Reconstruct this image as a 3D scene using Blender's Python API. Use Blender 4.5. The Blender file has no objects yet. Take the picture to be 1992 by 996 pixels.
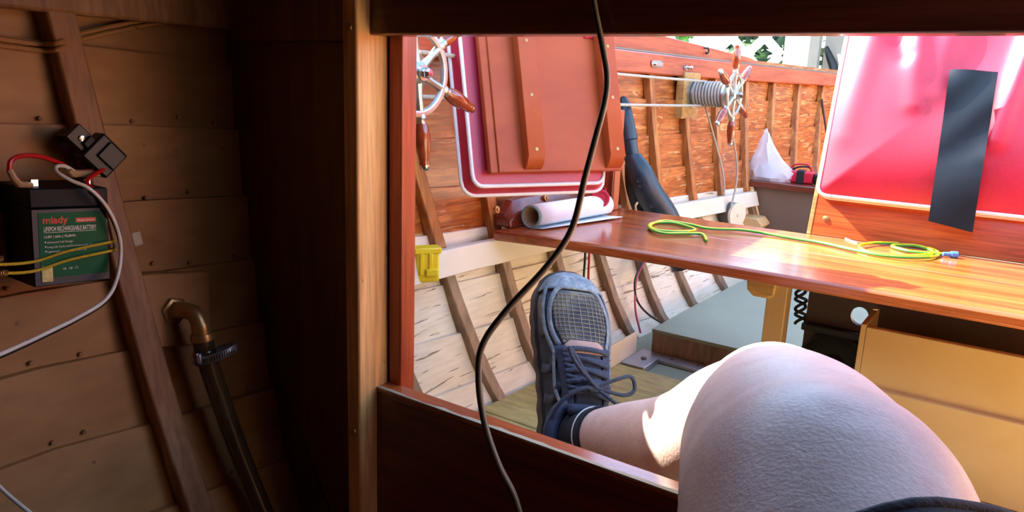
import bpy, bmesh, math, random
import numpy as np
from mathutils import Vector, Matrix
random.seed(7); rng = np.random.default_rng(7)
SC = bpy.context.scene; COL = SC.collection

# ---------------------------------------------------------------- camera, sky, sun, exposure
OZ = 0.58                       # cockpit sole is z = 0; build coordinates have the eye at the origin
F_PX = 1450.0; CX, CY = 996.0, 498.0
def _cam(px, py): return np.array([(px-CX)/F_PX, -(py-CY)/F_PX, -1.0])
_Y = _cam(2030, 200); _Y /= np.linalg.norm(_Y)
_X = -_cam(-1160, 75); _X -= _Y*_X.dot(_Y); _X /= np.linalg.norm(_X)
_Z = np.cross(_X, _Y)
ROT = np.array([_X, _Y, _Z])
cd = bpy.data.cameras.new('camera'); cam = bpy.data.objects.new('camera', cd); COL.objects.link(cam)
cd.sensor_width = 36; cd.lens = 36*F_PX/1992.0; cd.clip_start = 0.02; cd.clip_end = 200
cam.matrix_world = Matrix.Translation((0, 0, OZ)) @ Matrix(ROT.tolist()).to_4x4()
SC.camera = cam

SUN_DIR = Vector((-0.76, 0.02, 0.65)).normalized()
w = bpy.data.worlds.new('sky'); SC.world = w; w.use_nodes = True
nt = w.node_tree; bg = nt.nodes['Background']
sky = nt.nodes.new('ShaderNodeTexSky'); sky.sky_type = 'NISHITA'; sky.sun_disc = False
sky.sun_elevation = math.asin(SUN_DIR.z); sky.sun_rotation = math.atan2(SUN_DIR.x, SUN_DIR.y)
nt.links.new(sky.outputs[0], bg.inputs[0]); bg.inputs[1].default_value = 0.42
sl = bpy.data.lights.new('sun', 'SUN'); sl.energy = 10.5; sl.angle = math.radians(0.6); sl.color = (1, .95, .86)
so = bpy.data.objects.new('sun', sl); COL.objects.link(so); so.location = (0, 0, 6)
so.rotation_euler = SUN_DIR.to_track_quat('Z', 'Y').to_euler()
SC.view_settings.view_transform = 'Standard'; SC.view_settings.look = 'None'
SC.view_settings.exposure = 1.75; SC.view_settings.gamma = 1.0; SC.view_settings.use_curve_mapping = False

# ---------------------------------------------------------------- where things stand
def ray(px, py): return ROT @ _cam(px, py)
def PD(px, py, d): return Vector(ray(px, py)*d)
def PX(px, py, x): r = ray(px, py); return Vector(r*x/r[0])
def PY(px, py, y): r = ray(px, py); return Vector(r*y/r[1])
def PZ(px, py, z): r = ray(px, py); return Vector(r*z/r[2])
YS = [-1.1, -.6, 0, .5, 1, 1.5, 2, 2.5, 3, 3.5, 4, 4.5]; BS = [.5, .70, .815, .87, .892, .90, .892, .868, .832, .782, .715, .63]
ZS = [-1.0, -.9, -.75, -.65, -.58, -.5, -.4, -.29, -.2, -.1, 0, .1, .4]; SS = [.75, .55, .30, .17, .12, .09, .065, .045, .033, .02, .009, 0, -.02]
def Bx(y, z): return -(np.interp(y, YS, BS) - np.interp(z, ZS, SS)*(1+.5*max(0, y-1)))
def PH(px, py, off=0.0):
    d = ray(px, py); t = .9
    for _ in range(60):
        p = d*t; t = .5*t+.5*((Bx(p[1], p[2])+off)/d[0])
    return Vector(d*t)

# ---------------------------------------------------------------- materials
MATS = {}
def lin(c):
    if isinstance(c, str):
        c = [int(c[i:i+2], 16)/255 for i in (0, 2, 4)]
    return tuple((x/12.92 if x <= .04045 else ((x+.055)/1.055)**2.4) for x in c)+(1,)
def mat(name, c1, c2=None, c3=None, rough=.5, metal=0, scale=(10, 10, 10), bump=.0, fine=None, coat=0, crack=None, crackc=None, cscale=(40, 6, 40), cth=.6, spec=.5, sss=0, trans=0, alpha=1, cbump=.5, detail=5, dist=.6, clo=.33, chi=.68, crough=.12, fk=(.68, 1.18)):
    m = bpy.data.materials.new(name); m.use_nodes = True
    N = m.node_tree.nodes; L = m.node_tree.links; b = N['Principled BSDF']
    b.inputs['Roughness'].default_value = rough; b.inputs['Metallic'].default_value = metal
    b.inputs['Coat Weight'].default_value = coat; b.inputs['Coat Roughness'].default_value = crough
    b.inputs['Specular IOR Level'].default_value = spec
    if sss:
        b.inputs['Subsurface Weight'].default_value = sss; b.inputs['Subsurface Radius'].default_value = (.012, .005, .003); b.inputs['Subsurface Scale'].default_value = 1
    if trans: b.inputs['Transmission Weight'].default_value = trans
    if alpha < 1: b.inputs['Alpha'].default_value = alpha
    geo = N.new('ShaderNodeNewGeometry')
    mp = N.new('ShaderNodeMapping'); L.new(geo.outputs['Position'], mp.inputs[0]); mp.inputs['Scale'].default_value = scale
    nz = N.new('ShaderNodeTexNoise'); nz.inputs['Scale'].default_value = 1; nz.inputs['Detail'].default_value = detail; nz.inputs['Distortion'].default_value = dist
    L.new(mp.outputs[0], nz.inputs[0])
    rp = N.new('ShaderNodeValToRGB'); e = rp.color_ramp.elements
    e[0].color = lin(c1); e[0].position = clo; e[1].color = lin(c3 or c2 or c1); e[1].position = chi
    if c3 and c2:
        k = e.new((clo+chi)/2); k.color = lin(c2)
    L.new(nz.outputs[0], rp.inputs[0]); colour = rp.outputs[0]; height = nz.outputs[0]
    if fine:
        mp2 = N.new('ShaderNodeMapping'); L.new(geo.outputs['Position'], mp2.inputs[0]); mp2.inputs['Scale'].default_value = fine
        n2 = N.new('ShaderNodeTexNoise'); n2.inputs['Scale'].default_value = 1; n2.inputs['Detail'].default_value = 3
        L.new(mp2.outputs[0], n2.inputs[0])
        mr = N.new('ShaderNodeMapRange'); L.new(n2.outputs[0], mr.inputs[0]); mr.inputs[1].default_value = .3; mr.inputs[2].default_value = .7; mr.inputs[3].default_value = fk[0]; mr.inputs[4].default_value = fk[1]
        mx = N.new('ShaderNodeMix'); mx.data_type = 'RGBA'; mx.blend_type = 'MULTIPLY'; mx.inputs[0].default_value = 1
        L.new(colour, mx.inputs[6]); L.new(mr.outputs[0], mx.inputs[7]); colour = mx.outputs[2]; height = n2.outputs[0]
    if crack is not None:
        mp3 = N.new('ShaderNodeMapping'); L.new(geo.outputs['Position'], mp3.inputs[0]); mp3.inputs['Scale'].default_value = cscale
        n3 = N.new('ShaderNodeTexNoise'); n3.inputs['Scale'].default_value = 1; n3.inputs['Detail'].default_value = 4; n3.inputs['Distortion'].default_value = 1.2
        L.new(mp3.outputs[0], n3.inputs[0])
        mr3 = N.new('ShaderNodeMapRange'); L.new(n3.outputs[0], mr3.inputs[0]); mr3.inputs[1].default_value = cth; mr3.inputs[2].default_value = cth+.04
        mx3 = N.new('ShaderNodeMix'); mx3.data_type = 'RGBA'; mx3.inputs[7].default_value = lin(crackc)
        ml = N.new('ShaderNodeMath'); ml.operation = 'MULTIPLY'; ml.inputs[1].default_value = crack
        L.new(mr3.outputs[0], ml.inputs[0]); L.new(ml.outputs[0], mx3.inputs[0]); L.new(colour, mx3.inputs[6]); colour = mx3.outputs[2]
        bm3 = N.new('ShaderNodeBump'); bm3.inputs['Strength'].default_value = cbump; bm3.inputs['Distance'].default_value = .001; bm3.invert = True
        L.new(mr3.outputs[0], bm3.inputs['Height']); L.new(bm3.outputs[0], b.inputs['Normal'])
    L.new(colour, b.inputs['Base Color'])
    if bump:
        bm = N.new('ShaderNodeBump'); bm.inputs['Strength'].default_value = bump; bm.inputs['Distance'].default_value = .002
        L.new(height, bm.inputs['Height'])
        if crack is not None: L.new(bm3.outputs[0], bm.inputs['Normal'])
        L.new(bm.outputs[0], b.inputs['Normal'])
    MATS[name] = m; return m
GX, GY, GZ = (3, 40, 40), (40, 3, 40), (40, 40, 3)       # grain along x, y, z
def fin(g, k=9): return tuple(s*k if s > 10 else s*4 for s in g)
mat('mahogany_x', '94421e', 'aa5427', 'bb6430', rough=.20, scale=GX, fine=fin(GX), coat=.35, bump=.04)
mat('mahogany_z', '8a3416', 'a5421d', 'b8522a', rough=.35, scale=(30, 30, 3), fine=fin(GZ), coat=.25, bump=.06)
mat('mahogany_dark', '521f10', '6a2a15', '7c3218', rough=.3, scale=GX, fine=fin(GX), coat=.3, bump=.03)
mat('mahogany_panel', 'a2441a', 'aa4c1f', 'b25424', rough=.5, scale=(5, 5, 14), coat=.05, bump=.02, spec=.3, crack=.2, crackc='d89468', cscale=(90, 90, 12), cth=.7)
mat('rail_wood', '9a3d1d', 'ad4a26', 'bd5a32', rough=.35, scale=GY, fine=fin(GY), coat=.2, bump=.04)
mat('plank_varnish', '8a4616', 'a85a24', 'c67e3c', rough=.36, scale=(30, 7, 55), fine=(90, 16, 190), coat=.25, bump=.25, crack=.55, crackc='e0b074', cscale=(20, 9, 75), cth=.6, cbump=.6, dist=1.6)
mat('plank_cream', 'dfcfb0', 'e6d9be', 'ece2cc', rough=.55, scale=(7, 5, 9), fine=(40, 15, 140), fk=(.9, 1.05), bump=.12, crack=.9, crackc='8e7350', cscale=(10, 7, 120), cth=.632, cbump=1.0)
mat('plank_cabin', '9c6a36', 'a87642', 'b2824e', rough=.55, scale=(6, 4, 7), fine=(50, 20, 70), fk=(.88, 1.08), bump=.1, crack=.8, crackc='5d3d22', cscale=(55, 55, 75), cth=.74)
mat('rib_varnish', '8e4f1e', 'a8642a', 'be7c3a', rough=.4, scale=(30, 30, 5), fine=(150, 150, 12), coat=.2, bump=.1)
mat('rib_brown', '7d6148', '8d7156', '98795c', rough=.5, scale=(25, 25, 6), fine=(120, 120, 20), bump=.08)
mat('rib_cabin', '8a5a34', '9c6a42', 'a87850', rough=.55, scale=(25, 25, 4), fine=(150, 150, 12), bump=.15)
mat('cream_paint', 'd8cbb2', 'e0d4be', rough=.45, scale=(6, 6, 6), bump=.03)
mat('ochre_paint', 'c8a066', 'cea870', 'd4b07a', rough=.45, scale=(5, 5, 7), bump=.05)
mat('olive_paint', 'b5a460', 'c0b06c', 'c9bb7c', rough=.55, scale=(5, 6, 5), bump=.08, fine=(20, 60, 20))
mat('deck_green', '828c74', '89927a', '8f9880', rough=.6, scale=(4, 4, 4), bump=.03)
mat('dark_brown_paint', '4e3a2a', '564232', rough=.5, scale=(6, 6, 6))
mat('bench_brown', '6a5446', '735c4d', rough=.5, scale=(6, 6, 6))
mat('post_wood', 'd89a58', 'e4aa66', 'edb874', rough=.5, scale=(40, 40, 4), fine=(160, 160, 10), bump=.12, crack=.6, crackc='8a5a2c', cscale=(60, 60, 14), cth=.68)
mat('oak_block', 'a57a3e', 'b88c4c', 'c79d5c', rough=.5, scale=(8, 20, 45), fine=(20, 90, 180), bump=.1)
mat('alloy', 'a9a9a2', 'c2c2ba', rough=.32, metal=.9, scale=(40, 40, 40), bump=.05)
mat('aluminium', 'a8a8ac', 'b9bac0', rough=.38, metal=.85, scale=(20, 20, 20), bump=.05)
mat('chrome', 'd0d0d0', rough=.12, metal=1)
mat('brass', 'a07a48', 'b38c56', rough=.35, metal=.7, scale=(60, 60, 60), bump=.1)
mat('handle_wood', '7a2c12', '8f3a1a', '9c4720', rough=.18, scale=(60, 60, 60), coat=.6)
mat('rope', 'a09888', 'b5ad9c', rough=.85, scale=(300, 300, 300), bump=.5)
mat('dark_rope', '55524a', '6a665c', rough=.85, scale=(300, 300, 300), bump=.5)
mat('red_vinyl', 'b5102e', 'bd1534', 'c41a3a', rough=.45, scale=(9, 9, 9), fine=(420, 420, 420), bump=.10, coat=.5, crough=.34, fk=(.85, 1.08), spec=.5)
mat('white_piping', 'e6e0da', 'efeae4', rough=.4, scale=(30, 30, 30))
mat('black_tape', '08090b', '0d0f12', rough=.36, scale=(40, 40, 40), bump=.05, spec=.45)
mat('black_plastic', '0c0c0c', '121212', rough=.45, scale=(30, 30, 30))
mat('black_matte', '0c0b0b', '131212', rough=.6, scale=(30, 30, 30))
mat('slate_plastic', '1c2a31', '24343c', rough=.32, scale=(30, 30, 30))
mat('battery_case', '0e0e10', '131316', rough=.55, scale=(60, 60, 60), bump=.03, spec=.25)
mat('battery_label_grey', '38383d', '3e3e44', rough=.45, scale=(20, 20, 20))
mat('label_green', '0a5530', '0e5d36', rough=.5, scale=(20, 20, 20), spec=.2)
mat('label_red', 'd83a24', rough=.4); mat('print_white', 'ece8d8', rough=.5)
mat('hologram', 'b8ae6a', 'd8d6a8', rough=.25, metal=.6, scale=(300, 300, 300))
mat('red_wire', 'b80f12', 'c41818', rough=.35); mat('white_wire', 'd8ccb8', 'e4dac8', rough=.4, scale=(90, 90, 90))
mat('tan_sleeve', 'a8865c', 'b8976c', rough=.4, scale=(60, 60, 60)); mat('pink_wire', 'c8506a', rough=.4); mat('black_wire', '0d0c0b', rough=.4)
mat('yellow_cord', 'b8980c', 'd0b01c', rough=.7, scale=(400, 400, 400), bump=.4)
mat('yellow_plastic', 'f0d010', 'f4dc28', rough=.35, scale=(40, 40, 40)); mat('blue_plastic', '4a78b8', rough=.4)
mat('green_wire', '3f9a30', rough=.4); mat('yellow_wire', 'd8d020', rough=.4)
mat('hose', '3a2a1a', '46331f', rough=.22, scale=(20, 20, 20), coat=.4)
mat('clear_plastic', 'b8b098', rough=.2, alpha=.35)
mat('bag_plastic', 'e8ecf0', 'f4f6f8', rough=.3, alpha=.55, scale=(30, 30, 30))
mat('paper_white', 'dfe8ea', 'e8eff0', rough=.6, scale=(12, 12, 12)); mat('paper_blue', '7fb2c4', '8fc0cf', rough=.6); mat('paper_tan', 'a89878', 'b5a584', rough=.7)
mat('red_plastic', 'c01830', 'cc2038', rough=.35)
mat('skin', 'c8a596', 'd4b3a4', 'dcbfb0', rough=.46, scale=(45, 45, 45), fine=(380, 380, 380), fk=(.93, 1.05), bump=.22, sss=.2, clo=.2, chi=.8, crack=.3, crackc='a87f6e', cscale=(240, 180, 240), cth=.73)
mat('sock_black', '15171c', '20232a', rough=.9, scale=(500, 500, 500), bump=.4)
mat('shorts_black', '24262c', '30333a', rough=.85, scale=(60, 400, 400), bump=.5)
mat('shoe_fabric', '232b38', '343e4e', '4a5058', rough=.8, scale=(30, 30, 30), fine=(500, 500, 500), bump=.3)
mat('shoe_mesh', '343c46', '5a5e60', '8c8870', rough=.85, scale=(22, 22, 22), fine=(250, 250, 250), bump=.4)
mat('shoe_mesh_bar', '6a6a5c', '8a8672', rough=.8, scale=(40, 40, 40))
mat('shoe_grey', '6a7a80', '808e92', '98a4a2', rough=.55, scale=(40, 40, 40), fine=(200, 200, 200), bump=.1)
mat('shoe_navy', '222e44', '2e3b52', '3c475a', rough=.7, scale=(40, 40, 40), fine=(300, 300, 300), bump=.15)
mat('shoe_tan', 'a88878', 'b89a88', rough=.6, scale=(40, 40, 40)); mat('shoe_sole', '3a332c', '564c40', rough=.8, scale=(40, 40, 40), bump=.3)
mat('lace', '2c3646', '465060', rough=.85, scale=(400, 400, 400), bump=.4)
mat('fence_white', 'e4e2da', 'eceae4', rough=.5, scale=(5, 5, 5)); mat('shed_grey', '7e7a70', '8a867c', rough=.6, scale=(4, 4, 4))
mat('leaf', '3f7a28', '5f9c38', '86b850', rough=.45, scale=(12, 12, 12)); mat('dark_foliage', '16301a', '24421e', '4a6a2a', rough=.6, scale=(9, 9, 9))
mat('stem', '5a4632', rough=.8); mat('gravel', '9a9488', 'aaa498', 'b8b2a6', rough=.9, scale=(8, 8, 8), fine=(60, 60, 60), bump=.3)
mat('roof_paint', '4a3524', '523c2a', rough=.6, scale=(4, 4, 4))
mat('cabin_panel', '5a3216', '663a1a', '70421e', rough=.35, scale=(25, 25, 3), fine=(120, 120, 10), coat=.2)

# ---------------------------------------------------------------- building
WLOC = {}
class MB:
    def __init__(s): s.v = []; s.f = []
    def add(s, vs, fs):
        n = len(s.v); s.v += [tuple(p) for p in vs]; s.f += [tuple(i+n for i in q) for q in fs]; return s
    def box(s, a, b):
        (x0, y0, z0), (x1, y1, z1) = a, b
        return s.add([(x0, y0, z0), (x1, y0, z0), (x1, y1, z0), (x0, y1, z0), (x0, y0, z1), (x1, y0, z1), (x1, y1, z1), (x0, y1, z1)],
                     [(3, 2, 1, 0), (4, 5, 6, 7), (0, 1, 5, 4), (1, 2, 6, 5), (2, 3, 7, 6), (3, 0, 4, 7)])
    def obox(s, c, a, b, d):        # centre and three half vectors
        c, a, b, d = map(Vector, (c, a, b, d))
        vs = [c+i*a+j*b+k*d for k in (-1, 1) for i, j in ((-1, -1), (1, -1), (1, 1), (-1, 1))]
        fs = [(3, 2, 1, 0), (4, 5, 6, 7), (0, 1, 5, 4), (1, 2, 6, 5), (2, 3, 7, 6), (3, 0, 4, 7)]
        if a.cross(b).dot(d) < 0: fs = [q[::-1] for q in fs]
        return s.add(vs, fs)
    def prism(s, poly, ext):
        poly = [Vector(p) for p in poly]; ext = Vector(ext); n = len(poly)
        nrm = Vector((0, 0, 0))
        for i in range(n): nrm += poly[i].cross(poly[(i+1) % n])
        fs = [tuple(range(n)), tuple(range(2*n-1, n-1, -1))]+[((i+1) % n, i, n+i, n+(i+1) % n) for i in range(n)]
        if nrm.dot(ext) > 0: fs = [q[::-1] for q in fs]
        return s.add(poly+[p+ext for p in poly], fs)
    def rings(s, R, cap=True, closed=False):
        m = len(R[0]); n = len(R); vs = [p for r in R for p in r]; fs = []
        for i in range(n if closed else n-1):
            j = (i+1) % n
            for k in range(m):
                l = (k+1) % m; fs.append((i*m+k, i*m+l, j*m+l, j*m+k))
        if cap and not closed: fs += [tuple(range(m-1, -1, -1)), tuple((n-1)*m+k for k in range(m))]
        return s.add(vs, fs)
    def tube(s, path, r, n=8, closed=False, flat=1.0, up=None):
        P = [Vector(p) for p in path]; N = len(P); R = []
        rr = r if hasattr(r, '__len__') else [r]*N
        t0 = (P[1]-P[0]).normalized(); nn = up or (Vector((0, 0, 1)) if abs(t0.z) < .9 else Vector((1, 0, 0)))
        nn = Vector(nn)
        for i in range(N):
            t = (P[(i+1) % N]-P[i-1]) if closed else (P[min(i+1, N-1)]-P[max(i-1, 0)])
            if t.length < 1e-9: t = t0
            t = t.normalized(); nn = (nn-t*nn.dot(t))
            nn = nn.normalized() if nn.length > 1e-6 else t.orthogonal().normalized()
            bb = t.cross(nn)
            R.append([P[i]+(nn*math.cos(a)*flat+bb*math.sin(a))*rr[i] for a in (2*math.pi*k/n for k in range(n))])
        return s.rings(R, True, closed)
    def lathe(s, o, axis, prof, n=20):      # prof: (along, radius)
        o = Vector(o); ax = Vector(axis).normalized(); u = ax.orthogonal().normalized(); v = ax.cross(u)
        return s.rings([[o+ax*h+(u*math.cos(2*math.pi*k/n)+v*math.sin(2*math.pi*k/n))*max(r, 1e-4) for k in range(n)] for h, r in prof])
    def grid(s, G, flip=False):
        n, m = len(G), len(G[0]); vs = [p for r in G for p in r]; fs = []
        for i in range(n-1):
            for j in range(m-1):
                q = (i*m+j, i*m+j+1, (i+1)*m+j+1, (i+1)*m+j); fs.append(q[::-1] if flip else q)
        return s.add(vs, fs)
    def build(s, name, material, parent=None, bevel=0, smooth=35, solid=0, subsurf=0, kind=None, label=None, segs=2):
        V = np.array(s.v, float); V[:, 2] += OZ
        lo, hi = V.min(0), V.max(0); base = np.array([(lo[0]+hi[0])/2, (lo[1]+hi[1])/2, lo[2]])
        me = bpy.data.meshes.new(name); me.from_pydata((V-base).tolist(), [], s.f); me.update()
        if smooth:
            me.polygons.foreach_set('use_smooth', [True]*len(me.polygons)); me.set_sharp_from_angle(angle=math.radians(smooth))
        o = bpy.data.objects.new(name, me); COL.objects.link(o); me.materials.append(MATS[material])
        WLOC[o] = base; loc = base
        if parent: o.parent = parent; loc = base-WLOC[parent]
        o.location = loc
        if solid:
            md = o.modifiers.new('thickness', 'SOLIDIFY'); md.thickness = solid; md.offset = 0
        if bevel:
            md = o.modifiers.new('bevel', 'BEVEL'); md.width = bevel; md.segments = segs; md.limit_method = 'ANGLE'; md.angle_limit = math.radians(40)
        if subsurf:
            md = o.modifiers.new('subdivision', 'SUBSURF'); md.levels = subsurf; md.render_levels = subsurf
        if kind: o['kind'] = kind
        if label: o['label'] = label
        return o
def tag(o, label, cat, group=None):
    o['label'] = label; o['category'] = cat
    if group: o['group'] = group
    return o
def thing(name, label, cat, at, group=None):
    o = bpy.data.objects.new(name, None); COL.objects.link(o); b = np.array(at, float)+np.array([0, 0, OZ]); o.location = b; WLOC[o] = b
    o.empty_display_size = .02
    return tag(o, label, cat, group)
def struct(name, at, label=None):
    o = bpy.data.objects.new(name, None); COL.objects.link(o); b = np.array(at, float)+np.array([0, 0, OZ]); o.location = b; WLOC[o] = b
    o['kind'] = 'structure'; o.empty_display_size = .02
    if label: o['label'] = label
    return o
def spline(pts, n=8):           # Catmull-Rom through points
    P = [Vector(p) for p in pts]; P = [P[0]*2-P[1]]+P+[P[-1]*2-P[-2]]; out = []
    for i in range(1, len(P)-2):
        for k in range(n):
            t = k/n; a, b, c, d = P[i-1:i+3]
            out.append(.5*((2*b)+(c-a)*t+(2*a-5*b+4*c-d)*t*t+(3*b-a-3*c+d)*t**3))
    return out+[P[-2]]
def tube(name, m, pts, r, parent=None, n=8, sp=8, closed=False, **k): return MB().tube(spline(pts, sp) if sp else pts, r, n, closed).build(name, m, parent, **k)
V3 = Vector; UP = Vector((0, 0, 1))
# ---------------------------------------------------------------- hull sides
LY = [-1.1, .3, .45, 1.05, 1.95, 3.4, 4.3]
LAP = [[.02, .022, .014, -.02, -.036, -.036, -.03], [-.055, -.062, -.068, -.108, -.131, -.134, -.13], [-.14, -.146, -.153, -.194, -.221, -.243, -.24],
       [-.22, -.228, -.237, -.275, -.303, -.345, -.34], [-.30, -.305, -.32, -.367, -.40, -.45, -.45], [-.38, -.39, -.41, -.457, -.50, -.55, -.55],
       [-.48, -.49, -.508, -.547, -.59, -.65, -.65], [-.59, -.60, -.61, -.65, -.70, -.76, -.76], [-.72, -.73, -.74, -.77, -.81, -.86, -.86]]
def lap(k, y): return .102 if k < 0 else np.interp(y, LY, LAP[k])
wl = struct('wall_left', (-.86, .9, -.8), 'clinker planked boat side, varnished above and cream painted below')
wr = struct('wall_right', (.86, .9, -.8), 'opposite clinker planked boat side')
def mirror(o, parent):
    c = o.copy(); COL.objects.link(c); b = WLOC[o].copy(); b[0] = -b[0]; WLOC[c] = b
    c.parent = parent; c.location = b-WLOC[parent]; c.scale = (-1, 1, 1); return c
def plank(k, y0, y1, m):
    n = max(8, int((y1-y0)/.07)); R = []
    for i in range(n+1):
        y = y0+(y1-y0)*i/n; zt, zb = lap(k-1, y)+.004, lap(k, y)-.014
        wob = .0012*math.sin(y*13+k*2.1)
        xt = Bx(y, zt)+(.0085 if k else 0)+wob; zm = (zt+zb)/2; xm = Bx(y, zm)+.004+wob; xb = Bx(y, zb)+wob-.0015
        R.append([(xt, y, zt), (xm, y, zm), (xb, y, zb), (xb-.009, y, zb), (xm-.009, y, zm), (xt-.009, y, zt)])
    b = MB().rings(R); return b.build('plank', m, wl, smooth=30)
for k in range(9):
    mirror(plank(k, -1.1, .6003, 'plank_cabin'), wr)
    mirror(plank(k, .612, 4.3, 'plank_varnish' if k < 4 else 'plank_cream'), wr)
def zriser(y): return -.288-.024*(y-1)
def rib(y0, slope, za, zb, m, wd=.024, dp=.018):
    R = []; n = 12
    for i in range(n+1):
        z = za+(zb-za)*i/n; y = y0+slope*(z+.3); x = Bx(y, z)+.006
        ny = Bx(y+.02, z)-Bx(y-.02, z)
        R.append([(x-.004-ny*.3, y-wd/2, z), (x+dp-ny*.3, y-wd/2, z), (x+dp+ny*.3, y+wd/2, z), (x-.004+ny*.3, y+wd/2, z)])
    return MB().rings(R).build('rib', m, wl, bevel=.0025)
RIBS = [(.80, -.3), (.985, -.3), (1.155, -.22), (1.34, -.2), (1.52, -.2), (1.70, -.15), (1.885, -.02), (2.09, 0), (2.285, .1), (2.49, .25), (2.70, .38), (2.93, .48), (3.16, .6), (3.40, .6)]
for i, (y, s) in enumerate(RIBS):
    rib(y, s, .085, zriser(y)-.02, 'rib_varnish', wd=.026 if y > 1.8 else .028)
    mirror(rib(y, s if i < 6 else -.12, zriser(y)-.022, -.74, 'rib_brown', wd=.026), wr)
rib(.425, -.12, .12, -.74, 'rib_cabin', wd=.030, dp=.024)
for y in (.02, -.35): rib(y, -.1, .12, -.74, 'rib_cabin', wd=.03, dp=.022)
def strip_y(y0, y1, zt, zb, off, th, n=24, sgn=1):
    R = []
    for i in range(n+1):
        y = y0+(y1-y0)*i/n; a, b = zt(y), zb(y)
        R.append([(Bx(y, a)+off+th, y, a), (Bx(y, b)+off+th, y, b), (Bx(y, b)+off, y, b), (Bx(y, a)+off, y, a)])
    return MB().rings(R)
o = strip_y(.63, 2.50, zriser, lambda y: zriser(y)-.046, .026, .016).build('riser', 'cream_paint', wl, bevel=.002, label='cream painted seat riser along the planks'); mirror(o, wr)
o = strip_y(.63, 4.3, lambda y: .088, lambda y: .034, .012, .026).build('inwale', 'rail_wood', wl, bevel=.004, label='reddish varnished rail along the top of the planks'); mirror(o, wr)
o = strip_y(-1.1, .6, lambda y: .1, lambda y: .05, .012, .02).build('inwale', 'rib_cabin', wl, bevel=.004); mirror(o, wr)
o = strip_y(-1.1, .62, lambda y: .26, lambda y: .09, -.01, .018).build('coachroof_side', 'roof_paint', wl); mirror(o, wr)
# coaming board above the rail, ending in a rounded nose
def ctop(y): return .155 - .048*max(0, (y-1.6))/1.15 if y < 2.6 else .1133-.03*((y-2.6)/.13)**2
o = strip_y(.63, 2.73, ctop, lambda y: .08, .0, .014, n=50).build('coaming', 'rail_wood', wl, bevel=.003, label='reddish coaming board with a rounded end'); mirror(o, wr)
o = strip_y(.63, 4.2, lambda y: .0915, lambda y: .0885, .014, .022).build('rubbing_strip', 'chrome', wl, label='thin metal strip on the rail')
# deck strip outside the coaming
R = []
for i in range(20):
    y = .6+3.7*i/19; R.append([(Bx(y, .1)+.012, y, .089), (Bx(y, .1)-.05, y, .085), (Bx(y, .1)-.05, y, .06), (Bx(y, .1)+.012, y, .06)])
mirror(MB().rings(R).build('outwale', 'rail_wood', wl), wr)
# transom
tr = [(Bx(4.28, z)+.0, 4.28, z) for z in np.linspace(.1, -.9, 12)]; tr = tr+[(-x, y, z) for x, y, z in tr[::-1]]
MB().prism(tr, (0, .03, 0)).build('wall_back', 'mahogany_z', kind='structure', label='varnished transom across the stern')

# ---------------------------------------------------------------- cabin bulkhead and doorway
YB = .6
wb = struct('wall_front', (-.7, YB, -.75), 'dark cabin bulkhead beside the doorway')
b = MB(); pts = [(Bx(YB, z)-.035, YB, z) for z in np.linspace(.23, -.78, 20)]
b.prism(pts+[(-.566, YB, -.78), (-.566, YB, .23)], (0, .018, 0)).build('panel', 'cabin_panel', wb)
MB().box((-.85, .588, .036), (-.602, .599, .115)).build('cleat', 'cabin_panel', wb, bevel=.003)
MB().box((.50, YB, -.78), (.95, YB+.018, .23)).build('panel', 'cabin_panel', wb)
MB().box((-.566, YB+.001, .125), (.56, YB+.019, .16)).build('panel', 'cabin_panel', wb)
MB().box((-.602, .553, -.6), (-.581, .599, .22)).build('post', 'post_wood', wb, bevel=.0025, label='pale unvarnished timber post at the doorway')
for x in (-.592,):
    for z in (.048, -.40): MB().lathe((x, .5532, z), (0, -1, 0), [(0, .005), (.0015, .0045), (.002, 0)], 10).build('screw', 'brass', wb)
d1 = struct('trim_1', (-.565, .6, -.6), 'red-brown varnished door jamb')
MB().box((-.580, .598, -.37), (-.5605, .622, .1)).build('jamb', 'mahogany_z', d1, bevel=.002)
MB().box((.49, .598, -.37), (.51, .622, .1)).build('jamb', 'mahogany_z', d1, bevel=.002)
MB().box((-.592, .572, .0415), (.6, .6, .14)).build('trim_2', 'mahogany_dark', kind='structure', bevel=.002, label='dark mahogany header beam over the doorway')
# lower doorway board, its top edge chipped and pale
d3 = struct('trim_3', (0, .59, -.75), 'dark board across the bottom of the doorway')
MB().box((-.592, .580, -.78), (.6, .602, -.357)).build('board', 'mahogany_dark', d3, bevel=.001)
MB().box((-.592, .580, -.357), (.6, .602, -.350)).build('capping', 'mahogany_x', d3, bevel=.0015)
n = 90; R = []
for i in range(n+1):
    x = -.585+1.15*i/n; j = rng.normal(0, .0006, 4)
    R.append([(x, .5795+j[0]*.3, -.3515+j[1]), (x, .5795, -.3498), (x, .5835+j[2]*2, -.3494), (x, .5835+j[3]*2, -.3515)])
MB().rings(R).build('worn_edge', 'paper_tan', d3, smooth=20, label='worn pale front edge')
HX0, HX1, HY0 = -.08, .34, .42
# cabin shell
b = MB()     # coachroof with the companionway hatch slid open
for q in (((-.95, -1.12, .22), (.95, HY0, .26)), ((-.95, HY0, .22), (HX0, .64, .26)), ((HX1, HY0, .22), (.95, .64, .26))): b.box(*q)
b.build('ceiling', 'roof_paint', kind='structure')
MB().box((-.95, -1.14, -.8), (.95, -1.11, .26)).build('wall_bow', 'roof_paint', kind='structure')

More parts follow.
